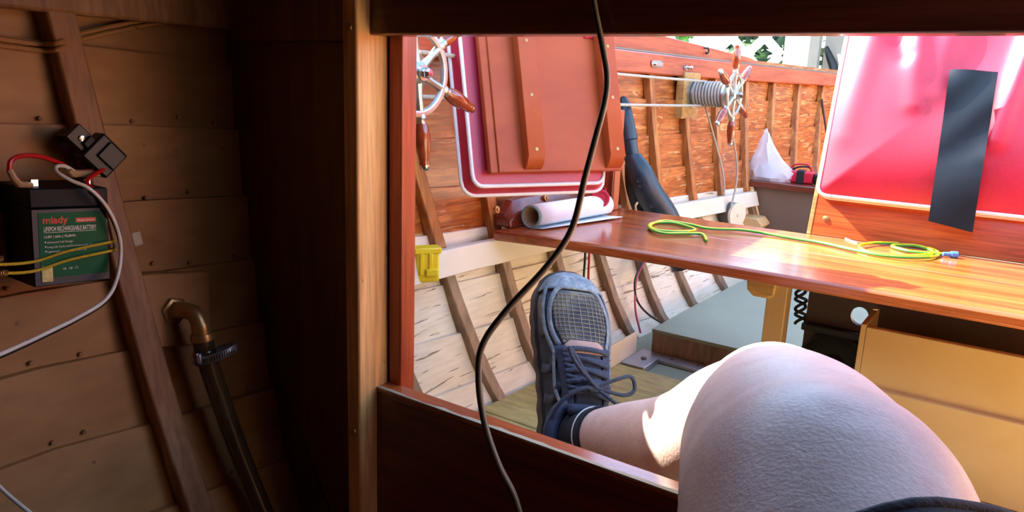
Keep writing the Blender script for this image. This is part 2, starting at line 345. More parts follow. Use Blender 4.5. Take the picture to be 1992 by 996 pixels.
# ---------------------------------------------------------------- floors
fl = struct('floor', (0, 1, -.6), 'olive painted cockpit sole boards')
def hb(y, z): return -Bx(y, z)-.012
def sole(name, y0, y1, zt, th, m, parent, x1=None, k=6, **kw):
    p = [(-hb(y0+(y1-y0)*i/k, zt-th), y0+(y1-y0)*i/k, zt) for i in range(k+1)]
    q = [((x1 if x1 is not None else hb(y0+(y1-y0)*i/k, zt-th)), y0+(y1-y0)*i/k, zt) for i in range(k, -1, -1)]
    return MB().prism(p+q, (0, 0, -th)).build(name, m, parent, **kw)
for a, c in ((-1.1, -.7), (-.697, -.3), (-.297, .1), (.103, .5), (.503, .597)): sole('floorboard', a, c, -.60, .015, 'mahogany_dark', fl, bevel=.0015)
for a, c in ((.632, .86), (.863, 1.005), (1.008, 1.195), (1.198, 1.38)): sole('floorboard', a, c, -.58, .015, 'olive_paint', fl, bevel=.0015)
sole('floorboard', 1.383, 1.72, -.59, .012, 'deck_green', fl, bevel=.0015)
sole('floorboard', 1.723, 2.6, -.59, .012, 'olive_paint', fl); sole('floorboard', 2.603, 4.27, -.59, .012, 'olive_paint', fl)

# ---------------------------------------------------------------- surroundings
MB().box((-12, -8, -1.25), (12, 14, -1.2)).build('ground', 'gravel', kind='structure', label='pale gravel ground around the boat')
# ---------------------------------------------------------------- thwart and seats
ZT = -.27
th = thing('thwart', 'varnished mahogany bench seat of two planks across the cockpit', 'bench', (-.3, 1.3, ZT-.0195))
def slab(name, poly, z1, zth, m, parent, bevel=.004, **k): return MB().prism([(x, y, z1) for x, y in poly], (0, 0, -zth)).build(name, m, parent, bevel=bevel, **k)
slab('plank', [(-.80, 1.10), (-.66, 1.128), (-.47, 1.142), (.82, 1.142), (.82, 1.342), (-.815, 1.342)], ZT, .0195, 'mahogany_x', th, bevel=.005)
slab('plank', [(-.815, 1.3434), (.82, 1.3434), (.82, 1.525), (-.81, 1.525)], ZT, .0195, 'mahogany_x', th, bevel=.003)
# pad on the seat end
R = []
for i in range(13):
    t = i/12; y = 1.135+.33*t; x0 = Bx(y, -.25)+.030; hgt = .052*(1-(.55*(max(0, .12-t)/.12)**2)); wd = .034
    R.append([(x0, y, ZT+.0005), (x0, y, ZT+hgt), (x0+wd*.6, y, ZT+hgt), (x0+wd, y, ZT+hgt*.62), (x0+wd+.004, y, ZT+.0005)])
pad = thing('end_block', 'rounded mahogany block with two bolts at the end of the bench', 'block', (-.8, 1.3, ZT))
MB().rings(R).build('body', 'mahogany_dark', pad, bevel=.004)
for px, py in ((967, 408), (1062, 385)):
    p = PH(px, py, .064); MB().lathe(p, (1, 0, .25), [(-.004, .007), (.0015, .007), (.002, .0035), (.004, .003), (.0042, 0)], 12).build('bolt', 'brass', pad)

def cushion(name, parent, O, e1, e2, e3, w, h, t, wrinkle, seed, puff=.03, nx=60, ny=60, folds=(), flare=0):
    """boxed cushion: front face towards e3, piping round both faces"""
    r = np.random.default_rng(seed); G = []; ph = r.uniform(0, 6, 8)
    def rc(u, v, rad=.022):       # rounded rectangle squeeze
        x, y = u*w, v*h
        return x, y
    for i in range(ny+1):
        row = []
        for j in range(nx+1):
            u, v = j/nx, i/ny; x, y = u*w, v*h
            ed = min(u*w, (1-u)*w, v*h, (1-v)*h); k = 1-math.exp(-(ed/.055))
            hgt = puff*k + wrinkle*k*(math.sin(x*42+1.8*math.sin(y*9+ph[0])+ph[1])*.5*(v**1.2) + math.sin(x*19-y*17+ph[2])*.45+math.sin(y*26+x*11+ph[3]+1.2*math.sin(x*20))*.22*v)
            for fx0, fy0, fx1, fy1, am, sg in folds:
                tx, ty = fx1-fx0, fy1-fy0; q_ = max(0, min(1, ((x-fx0)*tx+(y-fy0)*ty)/(tx*tx+ty*ty))); dd_ = math.hypot(x-fx0-tx*q_, y-fy0-ty*q_)
                hgt += am*k*(1-.6*q_)*math.exp(-(dd_/sg)**2)
            cx = min(max(x, .018), w-.018); cy = min(max(y, .018), h-.018); dx, dy = x-cx, y-cy; q = math.hypot(dx, dy)
            if abs(dx) > 0 and abs(dy) > 0:
                m_ = max(abs(dx), abs(dy)); x, y = cx+dx*m_/q, cy+dy*m_/q
            row.append(O+e1*x+e2*y+e3*(t+hgt))
        G.append(row)
    b = MB(); b.grid(G); m = nx+1
    edge = [G[0][j] for j in range(nx+1)]+[G[i][nx] for i in range(1, ny+1)]+[G[ny][j] for j in range(nx-1, -1, -1)]+[G[i][0] for i in range(ny-1, 0, -1)]
    ctr_ = O+e1*w/2+e2*h/2; n = len(edge); back = []
    for p in edge:
        a_, b_ = (p-ctr_).dot(e1)/(w/2), (p-ctr_).dot(e2)/(h/2); back.append(p-e3*t+e1*flare*max(-1, min(1, a_*abs(a_)**3))+e2*flare*max(-1, min(1, b_*abs(b_)**3)))
    b.add(edge+back, [((i+1) % n, i, n+i, n+(i+1) % n) for i in range(n)]+[tuple(range(2*n-1, n-1, -1))])
    c = b.build(name, 'red_vinyl', parent, smooth=60)
    MB().tube(edge, .0036, 8, True).build('piping', 'white_piping', c if parent else c, smooth=60)
    MB().tube([p+e3*.001 for p in back], .0036, 8, True).build('piping', 'white_piping', c, smooth=60)
    return c

# right-hand seat back, upright at the rear edge of the bench
lean = math.radians(15); RE1, RE2 = V3((1, 0, 0)), V3((0, math.sin(lean), math.cos(lean))); RE3 = RE1.cross(RE2)
rs = thing('seat_back', 'mahogany seat back with red cushion at the rear of the bench, black strip on it', 'seat back', (.05, 1.53, ZT))
RO = V3((-.335, 1.527, ZT))
b = MB().obox(RO+RE1*.36+RE2*.235+RE3*(-.010), RE1*.36, RE2*.235, RE3*.010); b.build('board', 'mahogany_x', rs, bevel=.002)
MB().obox(RO+RE1*(-.004)+RE2*.235+RE3*(-.010), RE1*.004, RE2*.235, RE3*.0105).build('edge_strip', 'oak_block', rs, bevel=.001)
FOLDS = [(.055, .38, .02, .12, .016, .028), (.12, .38, .14, .18, .013, .020), (.19, .38, .17, .20, .010, .022), (.31, .38, .275, .12, .018, .016), (.37, .38, .345, .06, .016, .018), (.08, .33, .11, .27, -.018, .018), (.45, .38, .43, .15, .014, .02), (.55, .38, .56, .12, .014, .022), (.64, .38, .67, .12, .016, .026)]
cu = cushion('cushion', rs, RO+RE1*.004+RE2*.075+RE3*.001, RE1, RE2, RE3, .70, .40, .030, .007, 3, puff=.030, nx=150, ny=100, folds=FOLDS)
p = RO+RE1*.022+RE2*.034; MB().lathe(p, RE3, [(0, .006), (.001, .006), (.002, .003), (.0022, 0)], 12).build('screw', 'brass', rs)
# black adhesive strip hanging over the cushion front
def on_right(px, py, off):      # point over the cushion front plane
    d = V3(ray(px, py)); return d*((RO+RE3*off).dot(RE3)/d.dot(RE3))
L0, L1, B0, B1 = on_right(1848, 135, .080), on_right(1942, 140, .080), on_right(1806, 430, .068), on_right(1892, 452, .068)
G = []
for i in range(25):
    v = i/24; row = []
    for j in range(9):
        u = j/8; p = (L0.lerp(L1, u)).lerp(B0.lerp(B1, u), v)
        row.append(p+RE3*(.0035*math.sin(v*9+u*2)*(1-.6*v)+.003*math.sin(u*5+v*16)*(v < .55)*(1-v)+.004*max(0, v-.8)/.2*(.5-u)))
    G.append(row)
BK = [[p-RE3*.0004 for p in r] for r in G]; n, m = len(G), len(G[0])
bd_ = [(0, j) for j in range(m)]+[(i, m-1) for i in range(1, n)]+[(n-1, j) for j in range(m-2, -1, -1)]+[(i, 0) for i in range(n-2, 0, -1)]
rm = [G[i][j] for i, j in bd_]+[BK[i][j] for i, j in bd_]; q = len(bd_)
MB().grid(G, True).grid(BK).add(rm, [(k, (k+1) % q, q+(k+1) % q, q+k) for k in range(q)]).build('adhesive_strip', 'black_tape', rs, smooth=30, label='black satin adhesive strip')

# left-hand seat back, leaning outward against the rail
A, Bq = PD(965, 338, 1.215), PD(1205, 340, 1.325)
LE1 = (Bq-A).normalized(); n0 = LE1.cross(UP).normalized()
LE2 = (UP - n0*.30).normalized(); LE1 = (LE1-LE2*LE1.dot(LE2)).normalized(); LE3 = LE1.cross(LE2).normalized()
WP = (Bq-A).length
ls = thing('seat_back', 'mahogany seat back seen from behind, battens on it, leaning on the side rail', 'seat back', A-V3((0, 0, .12)))
LH = .37
def lbox(u0, u1, v0, v1, d0, d1): return MB().obox(A+LE1*(u0+u1)/2+LE2*(v0+v1)/2+LE3*(d0+d1)/2, LE1*(u1-u0)/2, LE2*(v1-v0)/2, LE3*(d1-d0)/2)
lbox(0, WP, 0, LH, 0, .012).build('board', 'mahogany_panel', ls, bevel=.0015)
lbox(-.014, .002, -.0, LH, -.003, .009).build('edge_strip', 'mahogany_panel', ls, bevel=.0015)
def batten(u0, u1, v0):
    prof = [(v0, .013), (v0+.004, .022), (v0+.02, .032), (LH, .032), (LH, .012), (v0, .012)]
    MB().prism([A+LE1*u0+LE2*v+LE3*d for v, d in prof], LE1*(u1-u0)).build('batten', 'mahogany_panel', ls, bevel=.004)
    for v in (v0+.03, v0+.12, v0+.21, v0+.31):
        MB().lathe(A+LE1*((u0+u1)/2)+LE2*v+LE3*.032, LE3, [(-.001, .0032), (.0006, .003), (.0008, 0)], 10).build('screw', 'brass', ls)
batten(.046, .078, .004); batten(WP-.037, WP-.006, .004)
cushion('cushion', ls, A+LE1*(-.036)+LE2*(-.018)-LE3*.036, LE1, LE2, LE3, WP+.012, LH+.03, .022, .0015, 5, puff=.006, nx=40, ny=40, flare=.012)
pb = PZ(1186, 408, ZT)
MB().box((pb.x-.016, pb.y-.014, ZT+.0005), (pb.x+.014, pb.y+.014, -.05)).build('support_post', 'mahogany_z', ls, bevel=.002)
MB().box((pb.x+.006, pb.y-.019, ZT+.0005), (pb.x+.012, pb.y-.0145, -.05)).build('post_bead', 'mahogany_dark', ls)
p = A+LE1*(WP-.058)+LE2*(LH-.035)+LE3*.012
p2 = PD(1158, 82, (p-V3((0, 0, 0))).length*1.0); 
lbox(WP-.056, WP-.038, .232, .262, .012, .016).build('webbing_tab', 'red_plastic', ls, bevel=.001)
# red round cap hooked at the post
rc = PD(1168, 386, 1.545)
cp = thing('red_disc', 'small round red plastic cap hanging beside the post', 'cap', rc-V3((0, 0, .02)))
ax = (V3((0, 0, 0))-rc).normalized()+V3((.1, 0, .1)); MB().lathe(rc, ax, [(-.006, .019), (0, .0195), (.004, .018), (.004, .014), (.001, .0135), (.001, 0)], 24).build('disc', 'red_plastic', cp)
MB().tube([rc-ax.normalized()*.006, rc+V3((.004, .015, .018)), V3((pb.x-.012, pb.y-.013, rc.z+.01))], .0012, 6).build('tether', 'red_plastic', cp)

# ---------------------------------------------------------------- rope-drum steering wheels
def wheel(hub, start, label, handles_from, drum_r=.035):
    root = thing('helm', label, 'wheel', hub-V3((.05, 0, .15)), 'rope drum steering wheels on the boat side')
    ex = V3((1, 0, 0))
    def pt(a, r, x=0): return hub+ex*x+V3((0, math.cos(a)*r, math.sin(a)*r))
    hb_ = MB().lathe(hub-ex*.014, ex, [(0, .014), (.006, .016), (.02, .016), (.024, .011), (.028, .011)], 20).build('hub', 'alloy', root)
    MB().lathe(hub+ex*.014, ex, [(0, .008), (.008, .008), (.012, .005), (.0125, 0)], 6).build('nut', 'chrome', hb_)
    rim = MB().tube([pt(2*math.pi*k/48, .058, .002) for k in range(48)], .0062, 8, True, flat=.75); rim.build('rim', 'alloy', root)
    for i in range(6):
        a = start+i*math.pi/3; d = V3((0, math.cos(a), math.sin(a)))
        MB().tube([pt(a, .012), pt(a, .035), pt(a, .062)], [.0075, .005, .0065], 8).build('spoke', 'alloy', root)
        MB().lathe(pt(a, .058), d, [(0, .007), (.006, .0085), (.010, .0068), (.014, .0075)], 12).build('ferrule', 'alloy', root)
        h = MB().lathe(pt(a, .071), d, [(0, .007), (.006, .0095), (.016, .0115), (.028, .0118), (.042, .0105), (.052, .0085), (.058, .008), (.062, .008), (.063, 0)], 14).build('handle', 'handle_wood', root)
        MB().lathe(pt(a, .132), d, [(0, .0075), (.005, .0078), (.009, .006), (.0105, .003), (.011, 0)], 12).build('ferrule_cap', 'chrome', h)
    x1 = hub.x-.014; x0 = Bx(hub.y, hub.z)+.034
    prof = [(0, .042), (.006, .042), (.007, drum_r*.85), (x1-x0-.010, drum_r*.85), (x1-x0-.009, .040), (x1-x0-.003, .040), (x1-x0-.003, .012), (x1-x0, .012)]
    MB().lathe((x0, hub.y, hub.z), ex, prof, 28).build('drum', 'alloy', root)
    n = 9; path = []
    for k in range(n*16+1):
        a = 2*math.pi*k/16; path.append((x0+.010+(x1-x0-.024)*k/(n*16), hub.y+math.cos(a)*drum_r*.95, hub.z+math.sin(a)*drum_r*.95))
    MB().tube(path, .0036, 6).build('winding', 'rope', root)
    bk = V3((Bx(hub.y, hub.z)+.018, hub.y, hub.z))
    MB().box((bk.x-.010, bk.y-.062, bk.z-.072), (x0, bk.y+.055, bk.z+.058)).build('backing_block', 'oak_block', root, bevel=.003)
    return root, x0, x1
NH, FH = V3((-.735, .815, .008)), V3((-.715, 2.11, -.012))
w1, x0, x1 = wheel(NH, math.radians(-82), 'alloy spoked wheel with turned wooden handles, nearest beside the door jamb', 0)
w2, x0, x1 = wheel(FH, math.radians(94), 'alloy spoked wheel with wooden handles and rope drum, furthest along the boat side', 0)
for dz, nm in ((.034, 'upper'), (-.034, 'lower')):
    a, c = V3((-.808, NH.y, NH.z+dz)), V3((-.80, FH.y, FH.z+dz))
    tag(tube('steering_rope', 'rope', [a, a.lerp(c, .5)-V3((0, 0, .004)), c], .0034, n=8), 'grey steering rope, %s of two running between the wheels' % nm, 'rope', 'steering ropes along the planks')
# spool under the far wheel with two ropes down to it
SPL = V3((-.735, 2.27, -.372))
sp_ = thing('rope_spool', 'dark rope spool with a cream cheek disc behind the bench', 'spool', SPL-V3((0, 0, .04)))
dx = V3((1, -.35, 0)).normalized()
MB().lathe(SPL-dx*.045, dx, [(0, .036), (.003, .036), (.004, .030), (.055, .030), (.056, .037), (.060, .038), (.066, .038), (.067, .006), (.07, .006), (.07, 0)], 28).build('body', 'cream_paint', sp_)
u_ = dx.orthogonal().normalized(); v_ = dx.cross(u_)
MB().tube([SPL-dx*.040+dx*(.048*k/96)+(u_*math.cos(k*math.pi/6)+v_*math.sin(k*math.pi/6))*.033 for k in range(97)], .0036, 6).build('winding', 'dark_rope', sp_)
MB().box((SPL.x-.1, SPL.y-.02, SPL.z-.05), (SPL.x+.02, SPL.y+.02, SPL.z-.033)).build('bracket', 'oak_block', sp_, bevel=.002)
dr = thing('drop_rope', 'pair of thin ropes falling from the far wheel to the spool', 'rope', SPL+V3((0, 0, .03)))
tube('strand', 'rope', [V3((-.80, FH.y+.01, FH.z-.03)), SPL+V3((-.035, -.02, .12)), SPL+V3((-.02, -.034, .01))], .003, dr)
tube('strand', 'rope', [V3((-.745, FH.y+.03, FH.z-.02)), SPL+V3((.0, -.0, .14)), SPL+V3((.004, -.036, .01))], .003, dr)

# ---------------------------------------------------------------- stern bench with things on it
YBN = 2.50
sb = thing('stern_bench', 'dark brown painted stern bench with reddish top edge', 'bench', (-.3, 2.8, -.58))
pl = [(Bx(y, -.29)+.03, y) for y in (2.49, 2.6, 2.75, 2.9)]
slab('top', pl+[(-.05, 2.9), (-.05, 2.49)], -.290, .020, 'mahogany_dark', sb, bevel=.003)
fr = [(Bx(2.51, z)+.03, 2.51, z) for z in np.linspace(-.3105, -.57, 8)]
MB().prism(fr+[(-.06, 2.51, -.57), (-.06, 2.51, -.3105)], (0, .015, 0)).build('front_panel', 'bench_brown', sb)
MB().prism([(-.775, 2.42, -.40), (-.70, 2.42, -.402), (-.68, 2.42, -.425), (-.70, 2.42, -.445), (-.775, 2.42, -.445)], (0, .085, 0)).build('knee_bracket', 'ochre_paint', sb, bevel=.004)
# crumpled clear bag
pb0 = PZ(1482, 354, -.29); r2 = np.random.default_rng(11); bg_ = []
ctr = V3((pb0.x+.005, 2.56, -.289)); prof = [(0, .074), (.012, .082), (.03, .078), (.05, .066), (.075, .050), (.10, .036), (.125, .022), (.15, .010), (.165, .002)]
off = [0, 0, -.004, -.008, -.014, -.02, -.025, -.028, -.030]
for (h, r), ox in zip(prof, off):
    bg_.append([ctr+V3((ox+r*math.cos(a)*(1+r2.uniform(-.16, .16)), .55*r*math.sin(a)*(1+r2.uniform(-.2, .2)), h*(1+r2.uniform(-.05, .05)))) for a in np.linspace(0, 2*math.pi, 19)[:-1]])
bag = thing('plastic_bag', 'crumpled clear plastic bag standing in a peak on the stern bench', 'bag', ctr)
bb = MB().rings(bg_).build('film', 'bag_plastic', bag, smooth=22)
for k in range(14):
    a = r2.uniform(0, 6.28); c = ctr+V3((-.004+.034*math.cos(a), .018*math.sin(a), r2.uniform(.012, .05)))
    MB().lathe(c, V3(r2.normal(0, 1, 3)), [(-.007, .0035), (-.004, .006), (.004, .006), (.007, .0035)], 8).build('fitting', 'aluminium', bag)
# red tool with black strap, black box
c = V3((PZ(1548, 354, -.29).x+.016, 2.575, -.289)); t = thing('red_tool', 'red handheld tool with dark strap and looped leads on the stern bench', 'tool', c)
MB().obox(c+V3((0, 0, .020)), (.044, .006, 0), (-.002, .022, 0), (0, 0, .0198)).build('body', 'red_plastic', t, bevel=.006)
MB().obox(c+V3((.004, 0, .0205)), (.012, .002, 0), (-.002, .0235, 0), (0, 0, .0212)).build('strap', 'black_matte', t, bevel=.002)
tube('lead', 'red_wire', [c+V3((-.036, 0, .04)), c+V3((-.02, 0, .058)), c+V3((.02, .004, .060)), c+V3((.042, 0, .03))], .003, t)
tube('lead', 'black_wire', [c+V3((-.03, .006, .04)), c+V3((-.005, .004, .052)), c+V3((.028, .004, .050)), c+V3((.044, .006, .012))], .003, t)
c = V3((PZ(1582, 358, -.29).x+.024, 2.575, -.289)); t = thing('small_case', 'small black case at the end of the stern bench', 'case', c)
MB().obox(c+V3((0, 0, .018)), (.020, 0, 0), (0, .02, 0), (0, 0, .0178)).build('body', 'black_plastic', t, bevel=.006)
MB().obox(c+V3((0, 0, .026)), (.0206, 0, 0), (0, .0206, 0), (0, 0, .001)).build('seam', 'black_matte', t)

# ---------------------------------------------------------------- rail fittings
p = PX(1283, 121, -.842); t = thing('rail_latch', 'oval chrome latch plate on the inside of the rail', 'latch', p-V3((0, 0, .008)))
ys = [(math.cos(a)*.009+(.026 if math.cos(a) > 0 else -.026), math.sin(a)*.009) for a in np.linspace(0, 2*math.pi, 17)[:-1]]
fx = Bx(p.y, .06)+.039
MB().prism([(fx, p.y+a, .06+b_) for a, b_ in ys], (.004, 0, 0)).build('plate', 'chrome', t, bevel=.001)
MB().prism([(fx+.004, p.y+a*.55+.008, .06+b_*.55) for a, b_ in ys], (.003, 0, 0)).build('keeper', 'aluminium', t, bevel=.001)
MB().lathe((fx+.004, p.y-.02, .06), (1, 0, 0), [(0, .005), (.006, .004), (.007, 0)], 12).build('button', 'chrome', t)
p = PX(1339, 126, -.84); fx = Bx(p.y, .06)+.039; t = thing('rail_stud', 'small chrome snap stud on the rail behind the latch', 'stud', (fx, p.y, .05))
MB().lathe((fx-.001, p.y, .058), (1, 0, 0), [(0, .008), (.003, .008), (.004, .004), (.014, .004), (.015, .006), (.02, .005), (.021, 0)], 14).build('stud', 'chrome', t)
MB().lathe((fx-.001, p.y-.014, .058), (1, 0, 0), [(0, .005), (.003, .005), (.004, 0)], 12).build('washer', 'alloy', t)
p = PX(1362, 101, -.88); t = thing('coaming_hook', 'small dark hook on the coaming board', 'hook', (Bx(p.y, .11)+.015, p.y, .105))
hx = Bx(p.y, .11)+.012
tube('hook', 'black_plastic', [(hx, p.y, .122), (hx+.012, p.y, .122), (hx+.016, p.y, .112), (hx+.010, p.y, .106), (hx+.006, p.y+.003, .110)], .0028, t)
p = PX(1616, 153, -.77); fx = Bx(p.y, .06)+.038; t = thing('rail_bolt', 'bright bolt head on the rail near the stern', 'bolt', (fx, p.y, .05))
MB().lathe((fx, p.y, .055), (1, 0, 0), [(0, .012), (.004, .012), (.005, .007), (.012, .007), (.0125, 0)], 8).build('head', 'chrome', t)
tube('strap_loop', 'black_wire', [(Bx(3.16+.17, .0)+.03, 3.3, -.02), (Bx(3.3, -.1)+.03, 3.3, -.10), (Bx(3.3, -.19)+.03, 3.3, -.185), (Bx(3.36, -.19)+.03, 3.37, -.19), (Bx(3.45, -.16)+.03, 3.46, -.165)], .004)
tag(bpy.data.objects['strap_loop'], 'thin dark cord hooked down the planks near the stern', 'cord')
# ---------------------------------------------------------------- things on and under the bench
# rolled chart
rl = thing('paper_roll', 'rolled white and pale blue paper chart lying on the bench', 'paper', (-.73, 1.28, ZT))
def roll_sheet(name, m, r, a0, a1, flap, c0, c1, th):
    G = []; n = 40
    for i in range(2):
        c = (c0, c1)[i]; row = []
        for k in range(n+1):
            a = a0+(a1-a0)*k/n; row.append(c+V3((math.sin(a)*(r+.0012*k/n), 0, -math.cos(a)*(r+.0012*k/n))))
        for k in range(1, 7):
            row.append(row[n]+V3((flap*k/6*(1.0 if i else .55), 0, .0004*k)))
        G.append(row)
    G = [[G[0][k].lerp(G[1][k], t) for k in range(len(G[0]))] for t in np.linspace(0, 1, 6)]
    return MB().grid(G).build(name, m, rl, solid=th, smooth=60)
c0, c1 = V3((-.757, 1.165, ZT+.0242)), V3((-.728, 1.40, ZT+.0242))
roll_sheet('outer_sheet', 'paper_white', .0215, -math.pi*1.75, 0, .045, c0, c1, .0008)
roll_sheet('middle_sheet', 'paper_blue', .0192, -math.pi*1.95, 0, .0, c0-V3((.0006, .004, 0)), c1, .0034)
roll_sheet('inner_sheet', 'paper_tan', .0165, -math.pi*2.2, 0, .0, c0-V3((.0004, .002, 0)), c1, .0010)
# yellow-green wire in two coils
zw = ZT+.0035
def wp(*pp, z=zw): return [PZ(x, y, z) for x, y in pp]
cw = thing('earth_wire', 'coiled yellow and green wire with a blue crimp end on the bench', 'wire', PZ(1500, 465, ZT))
path = wp((1375, 468), (1366, 456), (1338, 455), (1290, 455), (1264, 445), (1270, 434), (1310, 434), (1352, 447), (1330, 452), (1280, 450), (1266, 438), (1292, 430), (1340, 437), (1380, 446), (1450, 450), (1530, 461), (1600, 473), (1660, 487), (1720, 499), (1780, 503), (1822, 498), (1818, 487), (1770, 477), (1710, 474), (1672, 480), (1690, 490), (1750, 498), (1806, 496), (1812, 489), (1780, 480), (1735, 478), (1770, 489), (1832, 495))
for k in range(len(path)): path[k].z = zw+.0006*(k % 5)
sp = spline(path, 7)
MB().tube(sp, .0026, 7).build('core', 'yellow_wire', cw, smooth=60)
MB().tube([p+V3((-.0003, -.0015, -.0005)) for p in sp], .0023, 7).build('stripe', 'green_wire', cw, smooth=60)
a, c = PZ(1834, 494, zw+.002), PZ(1862, 496, zw+.002); dd = (c-a)
MB().lathe(a, dd, [(0, .0035), (dd.length*.55, .0045), (dd.length*.56, .006), (dd.length, .0062), (dd.length, 0)], 12).build('crimp_terminal', 'blue_plastic', cw)
tag(tube('glare_streak', 'white_wire', wp((1634, 458), (1650, 466), (1668, 472), z=ZT+.0012), .0012, n=6), 'thin white strip standing in for a streak of glare by the wire coil', 'streak')  # white strip drawn in place of a glare streak on the varnish
# black electric pump standing behind the bench
bt, bm_, bb_ = PD(1211, 188, 1.80), PD(1229, 296, 1.80), PD(1330, 520, 1.86)
pu = thing('hand_blower', 'dark slate and black handheld blower standing nozzle up behind the bench', 'blower', V3((bb_.x, bb_.y, -.579)))
ax = (bm_-bt); 
MB().lathe(bt, ax, [(0, .004), (.004, .010), (.02, .0155), (ax.length*.55, .0185), (ax.length*.78, .020), (ax.length*.80, .0165), (ax.length*1.05, .0155), (ax.length*1.06, .020), (ax.length*1.12, .021)], 20).build('nozzle', 'slate_plastic', pu)
R = []; path = [bm_+ax.normalized()*.012, PD(1245, 335, 1.80), PD(1262, 375, 1.81), PD(1290, 420, 1.83), PD(1318, 480, 1.85), bb_]
rad = [.021, .030, .034, .036, .036, .030]; sp = spline(path, 4); rr = np.interp(np.linspace(0, 5, len(sp)), range(6), rad)
MB().tube(sp, list(rr), 18).build('body', 'slate_plastic', pu, smooth=50)
sp = spline([PD(1228, 318, 1.815), PD(1232, 360, 1.83), PD(1246, 400, 1.85), PD(1275, 470, 1.87)], 4)
MB().tube(sp, list(np.linspace(.016, .026, len(sp))), 14).build('motor_hump', 'black_plastic', pu, smooth=50)
for px, py in ((1243, 352), (1246, 362), (1268, 400)):
    MB().lathe(PD(px, py, 1.772), V3((0, 0, 0))-PD(px, py, 1.7), [(-.002, .006), (.001, .0055), (.001, .004), (-.001, .0)], 10).build('button', 'black_matte', pu)
tag(tube('blower_cord', 'tan_sleeve', [PD(1240, 394, 1.74), PD(1236, 402, 1.735), PD(1240, 415, 1.74), PD(1252, 424, 1.75), PD(1254, 470, 1.76)], .0026), 'short pale loop of cord beside the blower', 'cord')
# wiring down the planks
def hullwire(name, m, pts, off, label, r=.0028): tag(tube(name, m, [PH(x, y, o) for (x, y), o in zip(pts, off)], r), label, 'wire')
hullwire('bilge_wire', 'red_wire', [(1147, 470), (1146, 505), (1145, 545), (1150, 600), (1160, 660)], [.05, .04, .03, .025, .025], 'red wire under the bench behind the shoe toe')
hullwire('bilge_wire', 'black_wire', [(1139, 470), (1138, 505), (1136, 545), (1142, 600), (1152, 660)], [.05, .04, .03, .025, .025], 'black wire under the bench behind the shoe toe')
hullwire('bilge_wire', 'pink_wire', [(1262, 490), (1250, 515), (1238, 545), (1236, 600), (1246, 648)], [.06, .05, .045, .035, .03], 'pink wire hanging below the bench towards the sole')
hullwire('bilge_wire', 'black_wire', [(1258, 490), (1247, 515), (1235, 548), (1240, 585), (1262, 612), (1295, 632)], [.06, .052, .045, .04, .035, .03], 'black wire hanging below the bench towards the platform')
# yellow clip box at the riser end
yc = PH(829, 515, .045); yb = thing('yellow_junction_box', 'bright yellow plastic box on the cream riser by the door jamb', 'box', yc-V3((0, 0, .03)))
e1 = V3((.55, .83, 0)).normalized(); e3 = V3((.83, -.55, 0)).normalized()
MB().obox(yc, e1*.020, e3*.012, UP*.028).build('body', 'yellow_plastic', yb, bevel=.004)
MB().obox(yc+UP*.026, e1*.023, e3*.014, UP*.005).build('lid', 'yellow_plastic', yb, bevel=.002)
for s_ in (-.011, .004): MB().obox(yc+e1*s_+e3*.013+UP*(.004), e1*.003, e3*.002, UP*.018).build('rib', 'yellow_plastic', yb, bevel=.001)
MB().obox(yc+e3*.0145-UP*.010+e1*.006, e1*.010, e3*.003, UP*.006).build('latch', 'yellow_plastic', yb, bevel=.0015)
MB().obox(yc-e3*.018, e1*.006, e3*.010, UP*.008).build('mount', 'yellow_plastic', yb)

# ---------------------------------------------------------------- sole fittings
pf = thing('raised_platform', 'grey-green raised platform on the cockpit sole aft of the bench', 'platform', (-.2, 1.9, -.588))
p_ = [(-.642, 1.505), (-.640, 1.7), (-.628, 2.06), (-.605, 2.40)]
MB().prism([(x, y, -.53) for x, y in p_]+[(.45, 2.40, -.53), (.45, 1.505, -.53)], (0, 0, -.008)).build('top', 'deck_green', pf, bevel=.001)
MB().box((-.640, 1.507, -.588), (.45, 1.519, -.5385)).build('front_face', 'rib_brown', pf)
hf = thing('hatch_frame', 'aluminium angle frame around the grey hatch in the sole', 'frame', (-.3, 1.45, -.59))
MB().box((-.66, 1.462, -.5895), (.45, 1.5065, -.582)).build('rear_bar', 'aluminium', hf, bevel=.001)
MB().box((-.655, 1.383, -.5895), (-.60, 1.461, -.5765)).build('side_bar', 'aluminium', hf, bevel=.001)
MB().prism([(-.66, 1.285, -.5795), (-.66, 1.461, -.5795), (-.66, 1.461, -.528), (-.66, 1.285, -.528)], (.004, 0, 0)).build('upright_plate', 'cream_paint', hf, bevel=.0008)
MB().lathe((-.625, 1.435, -.577), (0, 0, 1), [(0, .007), (.003, .0065), (.0045, .003), (.0046, 0)], 12).build('bolt', 'bench_brown', hf)
for x in (-.58, -.52, -.46): MB().lathe((x, 1.485, -.5825), (0, 0, 1), [(0, .005), (.0015, .0045), (.002, 0)], 10).build('screw', 'bench_brown', hf)
